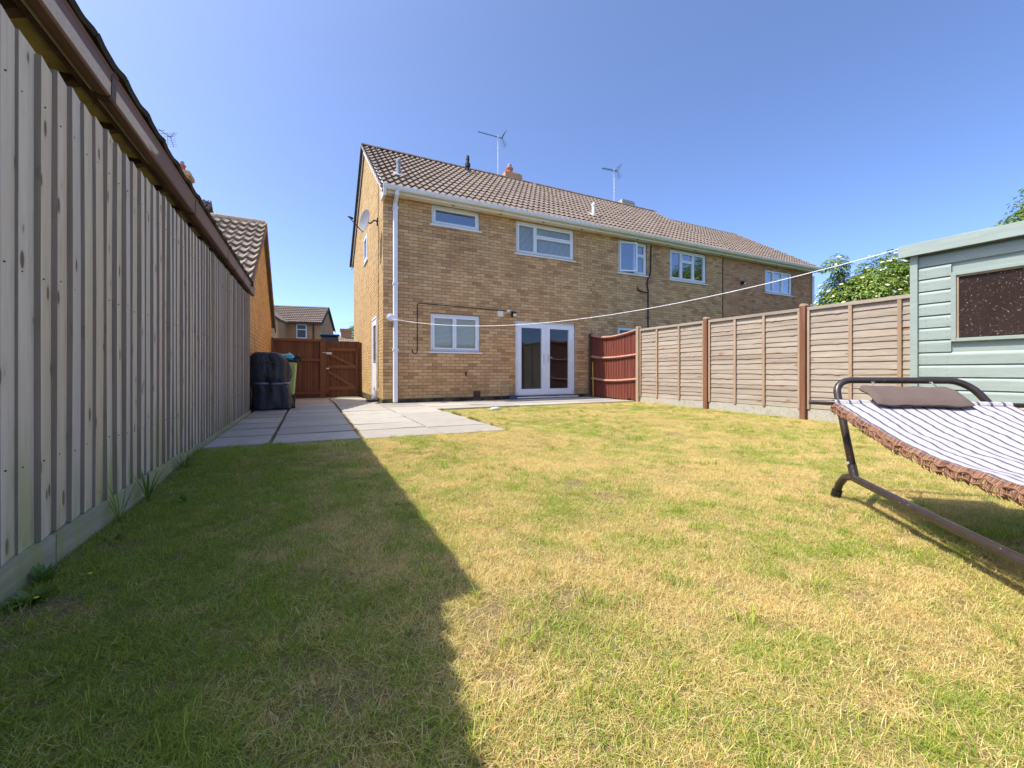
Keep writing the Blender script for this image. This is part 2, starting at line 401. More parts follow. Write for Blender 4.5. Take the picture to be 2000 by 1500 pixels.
# ------------------------------------------------------------------ mesh builder
class MB:
    def __init__(s): s.v = []; s.f = []; s.t = []; s.uv = None
    def quad(s, a, b, c, d, t=0.5):
        i = len(s.v); s.v += [tuple(a), tuple(b), tuple(c), tuple(d)]; s.f.append((i, i + 1, i + 2, i + 3)); s.t.append(t)
    def poly(s, pts, t=0.5):
        i = len(s.v); s.v += [tuple(p) for p in pts]; s.f.append(tuple(range(i, i + len(pts)))); s.t.append(t)
    def hexa(s, p, t=0.5, skip=()):
        """8 corners: bottom loop 0-3 (counter-clockwise from above), top loop 4-7"""
        i = len(s.v); s.v += [tuple(q) for q in p]
        fs = [(3, 2, 1, 0), (4, 5, 6, 7), (0, 1, 5, 4), (1, 2, 6, 5), (2, 3, 7, 6), (3, 0, 4, 7)]
        for k, f in enumerate(fs):
            if k in skip: continue
            s.f.append(tuple(i + a for a in f)); s.t.append(t)
    def box(s, x0, x1, y0, y1, z0, z1, t=0.5):
        s.hexa([(x0, y0, z0), (x1, y0, z0), (x1, y1, z0), (x0, y1, z0), (x0, y0, z1), (x1, y0, z1), (x1, y1, z1), (x0, y1, z1)], t)
    def tube(s, pts, r, n=8, t=0.5, cap=True, flat=None):
        pts = [Vector(p) for p in pts]; rs = r if isinstance(r, (list, tuple)) else [r] * len(pts)
        base = len(s.v); up = None
        for k, p in enumerate(pts):
            d = (pts[min(k + 1, len(pts) - 1)] - pts[max(k - 1, 0)]).normalized()
            if up is None:
                up = Vector((0, 0, 1)) if abs(d.z) < 0.9 else Vector((1, 0, 0))
            sdir = d.cross(up).normalized(); up = sdir.cross(d).normalized()
            for j in range(n):
                a = 2 * PI * j / n
                s.v.append(tuple(p + (sdir * math.cos(a) + up * math.sin(a)) * rs[k]))
        for k in range(len(pts) - 1):
            for j in range(n):
                a = base + k * n + j; b = base + k * n + (j + 1) % n
                s.f.append((a, b, b + n, a + n)); s.t.append(t)
        if cap:
            s.f.append(tuple(base + j for j in reversed(range(n)))); s.t.append(t)
            e = base + (len(pts) - 1) * n
            s.f.append(tuple(e + j for j in range(n))); s.t.append(t)
    def lathe(s, c, prof, n=14, t=0.5):
        base = len(s.v)
        for r, z in prof:
            for j in range(n):
                a = 2 * PI * j / n; s.v.append((c[0] + r * math.cos(a), c[1] + r * math.sin(a), c[2] + z))
        for k in range(len(prof) - 1):
            for j in range(n):
                a = base + k * n + j; b = base + k * n + (j + 1) % n
                s.f.append((a, b, b + n, a + n)); s.t.append(t)
        s.f.append(tuple(base + j for j in reversed(range(n)))); s.t.append(t)
        e = base + (len(prof) - 1) * n
        s.f.append(tuple(e + j for j in range(n))); s.t.append(t)
    def mesh(s, name, mat, smooth=False):
        me = bpy.data.meshes.new(name); me.from_pydata(s.v, [], s.f); me.materials.append(mat)
        at = me.attributes.new('tone', 'FLOAT', 'FACE'); at.data.foreach_set('value', np.array(s.t, dtype=np.float32))
        if smooth: me.polygons.foreach_set('use_smooth', [True] * len(me.polygons))
        me.update(); return me
    def build(s, name, mat, parent=None, smooth=False, bevel=0):
        o = bpy.data.objects.new(name, s.mesh(name, M[mat] if isinstance(mat, str) else mat, smooth)); C.objects.link(o)
        if parent is not None: attach(o, parent)
        if bevel:
            b = o.modifiers.new('bevel', 'BEVEL'); b.width = bevel; b.segments = 2; b.limit_method = 'ANGLE'
        return o
def world_of(o):
    m = o.matrix_basis.copy()
    while o.parent: m = o.matrix_parent_inverse @ m; o = o.parent; m = o.matrix_basis @ m
    return m
def attach(o, parent):
    o.parent = parent; o.matrix_parent_inverse = world_of(parent).inverted()
def empty(name, loc, label=None, cat=None, group=None, rz=0):
    o = bpy.data.objects.new(name, None); o.empty_display_size = 0.2; C.objects.link(o)
    o.location = loc; o.rotation_euler = (0, 0, rz)
    tag(o, label, cat, group); return o
def tag(o, label=None, cat=None, group=None, kind=None):
    if label: o['label'] = label
    if cat: o['category'] = cat
    if group: o['group'] = group
    if kind: o['kind'] = kind
    return o
def inst(name, me, parent, mat4):
    o = bpy.data.objects.new(name, me); C.objects.link(o)
    o.matrix_basis = mat4; attach(o, parent); return o

# a wall frame: u along the wall, n outwards, z up
class Wall:
    def __init__(s, o, u, n): s.o = Vector(o); s.u = Vector(u); s.n = Vector(n)
    def p(s, u, n, z): return s.o + s.u * u + s.n * n + Vector((0, 0, z))
    def flip(s): return s.u.cross(Vector((0, 0, 1))).dot(s.n) < 0
def wbox(mb, W, u0, u1, n0, n1, z0, z1, t=0.5):
    # n1 is the outer side
    a = [W.p(u0, n1, z0), W.p(u1, n1, z0), W.p(u1, n0, z0), W.p(u0, n0, z0), W.p(u0, n1, z1), W.p(u1, n1, z1), W.p(u1, n0, z1), W.p(u0, n0, z1)]
    if W.flip(): a = [a[1], a[0], a[3], a[2], a[5], a[4], a[7], a[6]]
    mb.hexa(a, t)
def wall_sheet(mb, W, u0, u1, z0, z1, holes, n=0.0, thick=0.25):
    us = sorted({u0, u1, *[h[0] for h in holes], *[h[1] for h in holes]}); zs = sorted({z0, z1, *[h[2] for h in holes], *[h[3] for h in holes]})
    us = [u for u in us if u0 <= u <= u1]; zs = [z for z in zs if z0 <= z <= z1]
    for i in range(len(us) - 1):
        for j in range(len(zs) - 1):
            uc = (us[i] + us[i + 1]) / 2; zc = (zs[j] + zs[j + 1]) / 2
            if any(h[0] < uc < h[1] and h[2] < zc < h[3] for h in holes): continue
            for nn, rev in ((n, 0), (n - thick, 1)):
                q = [W.p(us[i], nn, zs[j]), W.p(us[i + 1], nn, zs[j]), W.p(us[i + 1], nn, zs[j + 1]), W.p(us[i], nn, zs[j + 1])]
                if rev != W.flip(): q.reverse()
                mb.quad(*q)
    for h in holes:
        a, b, c, d = h
        for (pa, pb) in (((a, c), (b, c)), ((b, c), (b, d)), ((b, d), (a, d)), ((a, d), (a, c))):
            mb.quad(W.p(pa[0], n, pa[1]), W.p(pb[0], n, pb[1]), W.p(pb[0], n - thick, pb[1]), W.p(pa[0], n - thick, pa[1]))
def bricks(W, u0, u1, z0, z1, holes, lim=None, pitch=0.225, ch=0.075, joint=0.010, proud=0.008):
    """running bond: (ua, ub, za, zb) clipped to the openings; lim(z) gives the wall's extent at that height"""
    out = []; k = 0; z = z0
    while z < z1 - 0.02:
        zt = min(z + ch - joint, z1); zc = (z + zt) / 2
        a, b = (u0, u1) if lim is None else lim(zc)
        if b > a:
            iv = [(a, b)]
            for h in holes:
                if h[2] < zc < h[3]:
                    nv = []
                    for p, q in iv:
                        if h[1] <= p or h[0] >= q: nv.append((p, q)); continue
                        if h[0] > p: nv.append((p, h[0]))
                        if h[1] < q: nv.append((h[1], q))
                    iv = nv
            off = (k % 2) * pitch / 2
            for p, q in iv:
                i = math.floor((p - u0 - off) / pitch)
                x = u0 + off + i * pitch
                while x < q:
                    ua, ub = max(x, p), min(x + pitch - joint, q)
                    if ub - ua > 0.02: out.append((ua, ub, z, zt))
                    x += pitch
        z += ch; k += 1
    return out
def brick_stuff(W, bl, proud=0.008):
    mb = MB()
    for (a, b, c, d) in bl:
        j = proud + ru(-0.002, 0.003)
        A = [W.p(a, j, c), W.p(b, j, c), W.p(b, j, d), W.p(a, j, d)]
        Bk = [W.p(a, -0.002, c), W.p(b, -0.002, c), W.p(b, -0.002, d), W.p(a, -0.002, d)]
        t = rnd()
        if W.flip(): A = [A[1], A[0], A[3], A[2]]; Bk = [Bk[1], Bk[0], Bk[3], Bk[2]]
        i = len(mb.v); mb.v += [tuple(q) for q in A + Bk]
        for f in ((0, 1, 2, 3), (0, 4, 5, 1), (1, 5, 6, 2), (2, 6, 7, 3), (3, 7, 4, 0)):
            mb.f.append(tuple(i + x for x in f)); mb.t.append(t)
    return mb

# ------------------------------------------------------------------ ground
def sm(a, b, x):
    t = min(1, max(0, (x - a) / (b - a))); return t * t * (3 - 2 * t)
def gz(x, y):
    z = (0.058 * sm(3.2, 4.5, y) - 0.022 * sm(5.0, 7.0, y) if x < 2.6 else 0.04 * sm(3.0, 7.5, y)) + 0.012 * noise.noise(Vector((x * 0.9, y * 0.9, 0))) + 0.005 * noise.noise(Vector((x * 4, y * 4, 3)))
    z -= 0.035 * sm(-0.35, -0.9, x) * (1 - sm(4, 5, y)) * -0.3
    return z
mb = MB()
R = 400
mb.quad((-R, -R, -0.16), (R, -R, -0.16), (R, R, -0.16), (-R, R, -0.16))
tag(mb.build('ground', 'hill_green'), kind='structure')

X0, X1, Y0, Y1 = -0.96, 7.19, -2.4, 9.6
nx, ny = 110, 160
vs_, fs_ = [], []
for j in range(ny + 1):
    for i in range(nx + 1):
        x = X0 + (X1 - X0) * i / nx; y = Y0 + (Y1 - Y0) * j / ny
        vs_.append((x, y, gz(x, y)))
def in_patio(x, y): return (y > 4.66 and x < 2.2) or y > 7.74
for j in range(ny):
    for i in range(nx):
        a = j * (nx + 1) + i; x, y, _ = vs_[a]
        if (y > 5.1 and x < 1.9) or y > 8.1: continue
        fs_.append((a, a + 1, a + nx + 2, a + nx + 1))
me = bpy.data.meshes.new('lawn'); me.from_pydata(vs_, [], fs_); me.materials.append(M['turf_base'])
me.polygons.foreach_set('use_smooth', [True] * len(me.polygons))
lawn = bpy.data.objects.new('lawn', me); C.objects.link(lawn); tag(lawn, kind='structure')

# ------------------------------------------------------------------ patio slabs
def patio_z(y): return 0.07 - 0.09 * sm(9.5, 13.9, y)
patio = bpy.data.objects.new('patio', None); C.objects.link(patio); patio['kind'] = 'structure'
mb = MB()
for (x0, x1, y0, y1) in ((-0.96, 2.16, 4.66, 9.62), (2.16, 7.18, 7.78, 9.62)):
    mb.box(x0, x1, y0, y1, -0.12, 0.03)
n_ = 10
for k in range(n_):
    ya, yb = 9.62 + (13.9 - 9.62) * k / n_, 9.62 + (13.9 - 9.62) * (k + 1) / n_
    mb.hexa([(-0.96, ya, -0.16), (1.5, ya, -0.16), (1.5, yb, -0.16), (-0.96, yb, -0.16), (-0.96, ya, patio_z(ya) - 0.04), (1.5, ya, patio_z(ya) - 0.04), (1.5, yb, patio_z(yb) - 0.04), (-0.96, yb, patio_z(yb) - 0.04)])
mb.build('bedding', 'rust_moss', patio)
def slab(x0, x1, y0, y1, dz=0.0):
    g = 0.007
    x0 += g; x1 -= g; y0 += g + 0.003; y1 -= g + 0.003
    tx, ty = ru(-0.003, 0.003), ru(-0.006, 0.003); h = [(x0, y0), (x1, y0), (x1, y1), (x0, y1)]
    mb = MB()
    j = [(x + ru(-0.003, 0.003), y + ru(-0.003, 0.003)) for x, y in h]
    top = [(x, y, patio_z(y) + dz + (tx if i in (1, 2) else -tx) + (ty if i > 1 else -ty)) for i, (x, y) in enumerate(j)]
    e = 0.006
    ins = [(x + (e if i in (0, 3) else -e), y + (e if i < 2 else -e), z) for i, (x, y, z) in enumerate(top)]
    bot = [(x, y, z - 0.05) for x, y, z in top]; mid = [(x, y, z - 0.005) for x, y, z in top]
    mb.quad(*ins)
    for i in range(4):
        k = (i + 1) % 4
        mb.quad(mid[i], mid[k], ins[k], ins[i]); mb.quad(bot[i], bot[k], mid[k], mid[i])
    return mb.build('paving_slab', 'paving', patio)
cols = [(-0.90, -0.36, 4.72), (-0.34, 0.50, 4.68), (0.53, 1.36, 4.62), (1.36, 2.19, 4.56)]
for ci, (a, b, ys) in enumerate(cols):
    y = ys; 
    end = 9.62 if ci == 3 else 13.86
    while y < end - 0.1:
        h = 0.66 + (0.0 if y < 9 else 0.05)
        yb = min(y + h, end)
        if ci == 2 and y > 9.3: bb = 1.46
        else: bb = b
        slab(a, bb, y, yb); y += h
x = 2.19
while x < 7.1:
    xb = min(x + 0.9, 7.14)
    slab(x, xb, 7.72, 8.34); slab(x, xb, 8.34, 8.96); slab(x, xb, 8.96, 9.6); x += 0.9

# ------------------------------------------------------------------ roof tiles
def tile_mesh(name, mat, wid=0.33, waves=2, ln=0.40, lift=0.050, amp=0.020, seg=10, th=0.031):
    mb = MB(); P = []
    for i in range(seg + 1):
        u = i / seg; a = 2 * PI * waves * u
        z = amp * (math.cos(a) + 0.35 * math.cos(2 * a + 0.6))
        P.append((u * wid, z))
    for i in range(seg):
        (xa, za), (xb, zb) = P[i], P[i + 1]
        A = (xa, 0, za + lift); B_ = (xb, 0, zb + lift); C_ = (xb, ln, zb); D = (xa, ln, za)
        mb.quad(A, B_, C_, D, 0.5); mb.quad((xa, 0, za + lift - th), (xb, 0, zb + lift - th), B_, A, 0.2)
    for (xa, za), fl in ((P[0], 0), (P[-1], 1)):
        q = [(xa, 0, za + lift - th), (xa, 0, za + lift), (xa, ln, za), (xa, ln, za - th)]
        mb.quad(*(q if fl else q[::-1]), 0.3)
    for i in range(seg):
        (xa, za), (xb, zb) = P[i], P[i + 1]
        mb.quad((xb, 0, zb + lift - th), (xa, 0, za + lift - th), (xa, ln, za - th), (xb, ln, zb - th), 0.3)
    return mb.mesh(name, M[mat])
TILE = tile_mesh('tile', 'roof_tile'); TILE_P = tile_mesh('tile', 'pale_roof_tile', lift=0.068, amp=0.026, th=0.05); TILE_D = tile_mesh('tile', 'dark_roof_tile', amp=0.006, waves=1, lift=0.03, th=0.026)
def tile_field(me, parent, origin, u, up, cols, rows, cw=0.33, rh=0.34, as_parts=True, name='tile', skew=None, jit=0.004):
    """origin: eave start; u along eave, up = slope direction (unit)"""
    u = Vector(u).normalized(); up = Vector(up).normalized(); n = u.cross(up).normalized()
    if n.z < 0: n = -n
    acc = MB() if not as_parts else None
    for r in range(rows):
        for c in range(cols):
            o = Vector(origin) + u * (c * cw) + up * (r * rh) + n * (ru(0, jit)) + up * ru(-jit, jit)
            Mx = Matrix((( u.x, up.x, n.x, o.x), (u.y, up.y, n.y, o.y), (u.z, up.z, n.z, o.z), (0, 0, 0, 1)))
            if as_parts: inst(name, me, parent, Mx)
            else:
                i = len(acc.v); acc.v += [tuple(Mx @ v.co) for v in me.vertices]; t = rnd()
                for p in me.polygons: acc.f.append(tuple(i + k for k in p.vertices)); acc.t.append(t)
    if acc:
        o = acc.build('tile_field', me.materials[0], parent); o['kind'] = 'stuff'; return o
def slab_poly(mb, pts, th):
    pts = [Vector(p) for p in pts]
    n = (pts[1] - pts[0]).cross(pts[2] - pts[0]).normalized()
    if n.z < 0: pts.reverse(); n = -n
    low = [p - n * th for p in pts]
    mb.poly(pts); mb.poly(low[::-1])
    for i in range(len(pts)):
        k = (i + 1) % len(pts); mb.quad(low[i], low[k], pts[k], pts[i])

# ------------------------------------------------------------------ windows
def window(parent, W, u0, u1, z0, z1, cells, sill=True, fr=0.055, depth=0.03, mat='upvc_white', blind=None, open_cell=None, gl='window_glass'):
    """cells: (a, b, c, d) fractions of the opening, each a pane with its own sash"""
    root = MB()
    n0, n1 = -depth - 0.06, -depth
    wbox(root, W, u0, u1, n0, n1, z0, z0 + fr); wbox(root, W, u0, u1, n0, n1, z1 - fr, z1)
    wbox(root, W, u0, u0 + fr, n0, n1, z0 + fr, z1 - fr); wbox(root, W, u1 - fr, u1, n0, n1, z0 + fr, z1 - fr)
    o = root.build('window', mat, parent)
    iu0, iu1, iz0, iz1 = u0 + fr, u1 - fr, z0 + fr, z1 - fr
    for ci, (a, b, c, d) in enumerate(cells):
        ua, ub = iu0 + (iu1 - iu0) * a, iu0 + (iu1 - iu0) * b; za, zb = iz0 + (iz1 - iz0) * c, iz0 + (iz1 - iz0) * d
        s = MB(); t = 0.042; m_ = -depth + 0.008; e = 0.003
        ua += e; ub -= e; za += e; zb -= e
        wbox(s, W, ua, ub, n0 + 0.01, m_, za, za + t); wbox(s, W, ua, ub, n0 + 0.01, m_, zb - t, zb)
        wbox(s, W, ua, ua + t, n0 + 0.01, m_, za + t, zb - t); wbox(s, W, ub - t, ub, n0 + 0.01, m_, za + t, zb - t)
        g = MB(); wbox(g, W, ua + t, ub - t, -depth - 0.032, -depth - 0.028, za + t, zb - t)
        so = s.build('sash', mat, o); go = g.build('pane', gl, o)
        if ci == open_cell:
            P = W.p(ua, 0, za); R_ = Matrix.Translation(P) @ Matrix.Rotation(-0.30, 4, 'Z') @ Matrix.Translation(-P)
            for q in (so, go): q.matrix_basis = R_ @ q.matrix_basis
    if sill:
        s = MB(); wbox(s, W, u0 - 0.05, u1 + 0.05, -0.06, 0.045, z0 - 0.035, z0 - 0.002); s.build('sill', 'sill_white', o)
    if blind:
        b = MB(); zz = z1 - fr
        while zz > z0 + fr + blind.get('gap', 0):
            a = 0.010
            n_ = -depth - 0.062
            q = [W.p(u0 + fr, n_ + a, zz - 0.0145), W.p(u1 - fr, n_ + a, zz - 0.0145), W.p(u1 - fr, n_ - a, zz + 0.0125), W.p(u0 + fr, n_ - a, zz + 0.0125)]
            b.quad(*q, rnd()); zz -= 0.030
        for f in (0.12, 0.42, 0.62, 0.9):
            uu = u0 + (u1 - u0) * f; wbox(b, W, uu - 0.002, uu + 0.002, -depth - 0.050, -depth - 0.046, z0 + fr, z1 - fr)
        bo = b.build('blind', blind.get('mat', 'blind_white'), o)
    return o

# ------------------------------------------------------------------ the terrace of three houses
PT = math.atan((7.53 - 4.88) / (13.0 - 9.35)); cp, sp_ = math.cos(PT), math.sin(PT)
BW = Wall((0, 9.63, 0), (1, 0, 0), (0, -1, 0))
def brick_house(x0, x1, openings, label, mat, n_individual, ridge_drop=0.0, gable_left=False, gable_right=False, zbase=0.165):
    h = empty('brick_house', ((x0 + x1) / 2, 13.0, 0), label, 'house', 'terraced houses across the garden')
    holes = [(a, b, c, d) for (a, b, c, d, *_) in openings]
    wl = MB(); wall_sheet(wl, BW, x0, x1, 0.0, 4.9, holes, 0.0, 0.22)
    rw = MB(); rw.box(x0, x1, 16.2, 16.4, 0, 4.9); rw.build('rear_wall', mat, h)
    wall_o = wl.build('wall', 'mortar', h)
    bl = bricks(BW, x0, x1, zbase, 4.77, holes)
    full = [b for b in bl if b[1] - b[0] > 0.21]
    full.sort(key=lambda b: (b[0]) ** 2 + 9.6 ** 2 + (b[2] - EYE) ** 2)
    chosen = set(id(b) for b in full[:n_individual])
    bm = MB(); bm.box(0, 0.215, -0.009, 0.002, 0, 0.065)
    bme = bm.mesh('brick', M[mat])
    for b in full[:n_individual]:
        inst('brick', bme, wall_o, Matrix.Translation((b[0], 9.63 - ru(-0.001, 0.003), b[2])))
    rest = [b for b in bl if id(b) not in chosen]
    o = brick_stuff(BW, rest).build('brickwork', mat, wall_o); o['kind'] = 'stuff'
    # plinth
    pl = bricks(BW, x0, x1, 0.055, zbase - 0.01, [hh for hh in holes if hh[2] < 0.3], ch=0.105)
    o = brick_stuff(BW, pl).build('plinth', 'plinth_brick', h); o['kind'] = 'stuff'
    zr = 7.53 - ridge_drop
    # roof deck + tiles
    rf = MB()
    rows = 13
    eav = Vector((0, 9.37, 4.86)); up = Vector((0, 3.65, zr - 4.88)).normalized()
    top = eav + up * 4.5
    slab_poly(rf, [(x0, eav.y + 0.02, eav.z - 0.05), (x1, eav.y + 0.02, eav.z - 0.05), (x1, 13.0, zr - 0.05), (x0, 13.0, zr - 0.05)], 0.06)
    slab_poly(rf, [(x0, 13.0, zr - 0.05), (x1, 13.0, zr - 0.05), (x1, 16.72, 4.83), (x0, 16.72, 4.83)], 0.06)
    roof = rf.build('roof', 'roof_tile', h)
    over_l = 0.12 if gable_left else 0.0
    n = round((x1 - x0 + over_l + (0.1 if gable_right else 0)) / 0.33)
    tile_field(TILE, roof, (x0 - over_l, eav.y - 0.03, eav.z), (1, 0, 0), up, n, rows)
    # ridge tiles
    rt = MB(); rme = MB()
    seg = 6; Lr = 0.44
    for i in range(seg):
        a0 = PI * i / seg; a1 = PI * (i + 1) / seg
        rme.quad((0, -0.13 * math.cos(a0), 0.09 * math.sin(a0)), (Lr, -0.12 * math.cos(a0), 0.08 * math.sin(a0)), (Lr, -0.12 * math.cos(a1), 0.08 * math.sin(a1)), (0, -0.13 * math.cos(a1), 0.09 * math.sin(a1)))
    rme.poly([(0, -0.13 * math.cos(PI * i / seg), 0.09 * math.sin(PI * i / seg)) for i in range(seg + 1)])
    rm = rme.mesh('ridge_tile', M['roof_tile'])
    x = x0 - over_l
    while x < x1 - 0.1:
        inst('ridge_tile', rm, roof, Matrix.Translation((x, 13.0, zr - 0.035))); x += 0.45
    # soffit, fascia, gutter
    s = MB(); s.box(x0, x1, 9.40, 9.622, 4.765, 4.78); s.build('soffit', 'upvc_cream', h)
    s = MB(); s.box(x0, x1, 9.375, 9.398, 4.735, 4.87); s.build('fascia', 'upvc_cream', h)
    g = MB(); nseg = 8; xa, xb = x0 - (0.06 if gable_left else 0), x1
    for i in range(nseg):
        a0 = PI + PI * i / nseg; a1 = PI + PI * (i + 1) / nseg
        for r, rev in ((0.062, 0), (0.057, 1)):
            c0 = (9.305 + r * math.cos(a0), 4.862 + r * 1.25 * math.sin(a0)); c1 = (9.305 + r * math.cos(a1), 4.862 + r * 1.25 * math.sin(a1))
            q = [(xa, *c0), (xb, *c0), (xb, *c1), (xa, *c1)]
            g.quad(*(q[::-1] if rev else q))
    g.box(xa, xb, 9.239, 9.246, 4.852, 4.872)
    if gable_left: g.poly([(xa, 9.305 + 0.062 * math.cos(PI + PI * i / 8), 4.862 + 0.0775 * math.sin(PI + PI * i / 8)) for i in range(9)])
    go = g.build('gutter', 'upvc_white' if gable_left else 'upvc_cream', h)
    x = x0 + 1.0
    while x < x1:
        j = MB()
        for i in range(nseg):
            a0 = PI + PI * i / nseg; a1 = PI + PI * (i + 1) / nseg; r = 0.067
            j.quad((x, 9.305 + r * math.cos(a0), 4.862 + r * 1.25 * math.sin(a0)), (x + 0.05, 9.305 + r * math.cos(a0), 4.862 + r * 1.25 * math.sin(a0)), (x + 0.05, 9.305 + r * math.cos(a1), 4.862 + r * 1.25 * math.sin(a1)), (x, 9.305 + r * math.cos(a1), 4.862 + r * 1.25 * math.sin(a1)))
        j.build('gutter_bracket', 'upvc_white' if gable_left else 'upvc_cream', go); x += 1.85
    x = x0 + 1.6
    while x < x1:
        v = MB(); v.tube([(x, 9.5, 4.765), (x, 9.5, 4.759)], 0.032, 10); v.build('soffit_vent', 'soffit_vent', h); x += 1.25
    # interior
    it = MB()
    it.box(x0 + 0.02, x1 - 0.02, 12.6, 12.7, 0.1, 4.75); it.box(x0 + 0.02, x1 - 0.02, 9.86, 12.6, 2.45, 2.55); it.box(x0 + 0.02, x1 - 0.02, 9.86, 12.6, 0.02, 0.1); it.box(x0 + 0.02, x1 - 0.02, 9.86, 12.6, 4.74, 4.80)
    for xx in ((x0 + 0.01), (x1 - 0.03)): it.box(xx, xx + 0.02, 9.86, 12.6, 0.1, 4.74)
    it.build('interior', 'room_paint', h)
    return h, wall_o, roof

# house one: the buff gable house
ops1 = [(2.606, 3.82, 4.285, 4.758), (4.851, 6.669, 3.88, 4.74), (2.581, 3.83, 1.26, 2.165), (4.83, 6.70, 0.12, 2.13)]
h1, w1, r1 = brick_house(1.5, 7.29, ops1, 'buff brick end house with white gable boards and French doors onto the patio', 'buff_brick', 290, gable_left=True)
window(h1, BW, *ops1[0], [(0, 1, 0, 1)], gl='sky_glass')
window(h1, BW, *ops1[1], [(0, 0.31, 0, 1), (0.31, 1, 0.62, 1), (0.31, 1, 0, 0.62)], blind={'gap': 0})
window(h1, BW, *ops1[2], [(0, 0.48, 0, 1), (0.48, 1, 0, 1)], blind={'gap': 0.0, 'mat': 'blind_cream'})
# French doors
def french(h):
    u0, u1, z0, z1 = ops1[3]
    f = MB(); fr = 0.06
    wbox(f, BW, u0, u1, -0.1, -0.03, z1 - fr, z1); wbox(f, BW, u0, u0 + fr, -0.1, -0.03, z0 + 0.04, z1 - fr); wbox(f, BW, u1 - fr, u1, -0.1, -0.03, z0 + 0.04, z1 - fr)
    wbox(f, BW, u0, u1, -0.1, -0.03, z0, z0 + 0.04)
    fo = f.build('door_frame', 'upvc_white', h)
    t = MB(); wbox(t, BW, u0 - 0.05, u1 + 0.08, -0.05, 0.06, z0 - 0.035, z0 - 0.002); t.build('threshold', 'sill_white', fo)
    mid = (u0 + u1) / 2
    for k, (a, b) in enumerate(((u0 + fr + 0.004, mid - 0.003), (mid + 0.003, u1 - fr - 0.004))):
        d = MB(); st = 0.125; lo = z0 + 0.045; hi = z1 - fr - 0.004
        wbox(d, BW, a, b, -0.09, -0.022, lo, lo + 0.2 - 0.045); wbox(d, BW, a, b, -0.09, -0.022, hi - 0.12, hi)
        wbox(d, BW, a, a + st, -0.09, -0.022, lo + 0.155, hi - 0.12); wbox(d, BW, b - st, b, -0.09, -0.022, lo + 0.155, hi - 0.12)
        do = d.build('door', 'upvc_white', h)
        g = MB(); wbox(g, BW, a + st, b - st, -0.058, -0.052, lo + 0.155, hi - 0.12); g.build('pane', 'window_glass', do)
        hx = (b - st / 2) if k == 0 else (a + st / 2)
        hd = MB(); wbox(hd, BW, hx - 0.014, hx + 0.014, -0.022, -0.010, 1.02, 1.26)
        hd.tube([BW.p(hx, 0.0, 1.17), BW.p(hx, 0.028, 1.17), BW.p(hx + (0.0 if k == 0 else 0.11), 0.03, 1.17)], 0.008, 8)
        hd.build('handle', 'galvanised', do)
        lk = MB(); lk.tube([BW.p(hx, -0.022, 0.62), BW.p(hx, -0.014, 0.62)], 0.014, 10); lk.build('lock', 'galvanised', do)
        ox = a - 0.02 if k == 0 else b + 0.02
        for zz in (0.3, 1.12, 1.9):
            hg = MB(); wbox(hg, BW, ox - 0.035, ox + 0.03, -0.022, -0.006, zz - 0.05, zz + 0.05); hg.build('hinge', 'upvc_white', do)
french(h1)

# gable wall, seen edge on: faces -x
GW = Wall((1.5, 0, 0), (0, 1, 0), (-1, 0, 0))
gholes = [(10.5, 11.36, 0.06, 2.16), (12.35, 13.1, 3.98, 4.75)]
g = MB(); wall_sheet(g, GW, 9.63, 16.4, 0.0, 4.9, gholes, 0.0, 0.22)
g.poly([(1.5, 9.63, 4.9), (1.5, 13.0, 7.36), (1.5, 16.4, 4.9)]); g.poly([(1.72, 9.63, 4.9), (1.72, 16.4, 4.9), (1.72, 13.0, 7.36)])
gw = g.build('gable_wall', 'mortar_pale', h1)
def glim(z):
    if z < 4.9: return (9.622, 16.39)
    k = (z - 4.88) / math.tan(PT)
    return (9.622 + k - 0.1, 16.39 - k + 0.1)
brick_mat('sunlit_buff_brick', [(0.0, (0.46, 0.31, 0.15)), (0.3, (0.54, 0.37, 0.18)), (0.7, (0.58, 0.41, 0.205)), (1.0, (0.50, 0.33, 0.16))])  # same buff brick as the back wall, recoloured to balance the gable's sunlight
o = brick_stuff(GW, bricks(GW, 9.622, 16.39, 0.165, 7.28, gholes, glim)).build('brickwork', 'sunlit_buff_brick', gw); o['kind'] = 'stuff'
o = brick_stuff(GW, bricks(GW, 9.622, 16.39, -0.06, 0.155, [(10.5, 11.36, -1, 2)], ch=0.105)).build('plinth', 'plinth_brick', h1); o['kind'] = 'stuff'
# bargeboards and verge
def barge(h, x, ya, za, yb, zb, wd, th, mat, name='bargeboard'):
    m_ = MB()
    m_.hexa([(x - th, ya, za - wd), (x, ya, za - wd), (x, yb, zb - wd), (x - th, yb, zb - wd), (x - th, ya, za), (x, ya, za), (x, yb, zb), (x - th, yb, zb)])
    return m_.build(name, mat, h)
barge(h1, 1.465, 9.30, 4.86, 13.0, 7.50, 0.20, 0.025, 'upvc_white')
barge(h1, 1.465, 16.75, 4.82, 13.0, 7.50, 0.20, 0.025, 'upvc_white')
s = MB(); s.box(1.44, 1.5, 9.25, 9.62, 4.62, 4.80); s.build('box_end', 'upvc_cream', h1)
m_ = MB()
slab_poly(m_, [(1.37, 13.0, 7.47), (1.52, 13.0, 7.47), (1.52, 16.8, 4.80), (1.37, 16.8, 4.80)], 0.07); m_.build('rear_verge', 'dark_roof_tile', h1)
m_ = MB()
slab_poly(m_, [(1.39, 9.33, 4.855), (1.50, 9.33, 4.855), (1.50, 13.0, 7.525), (1.39, 13.0, 7.525)], 0.05); m_.build('verge_mortar', 'concrete', h1)
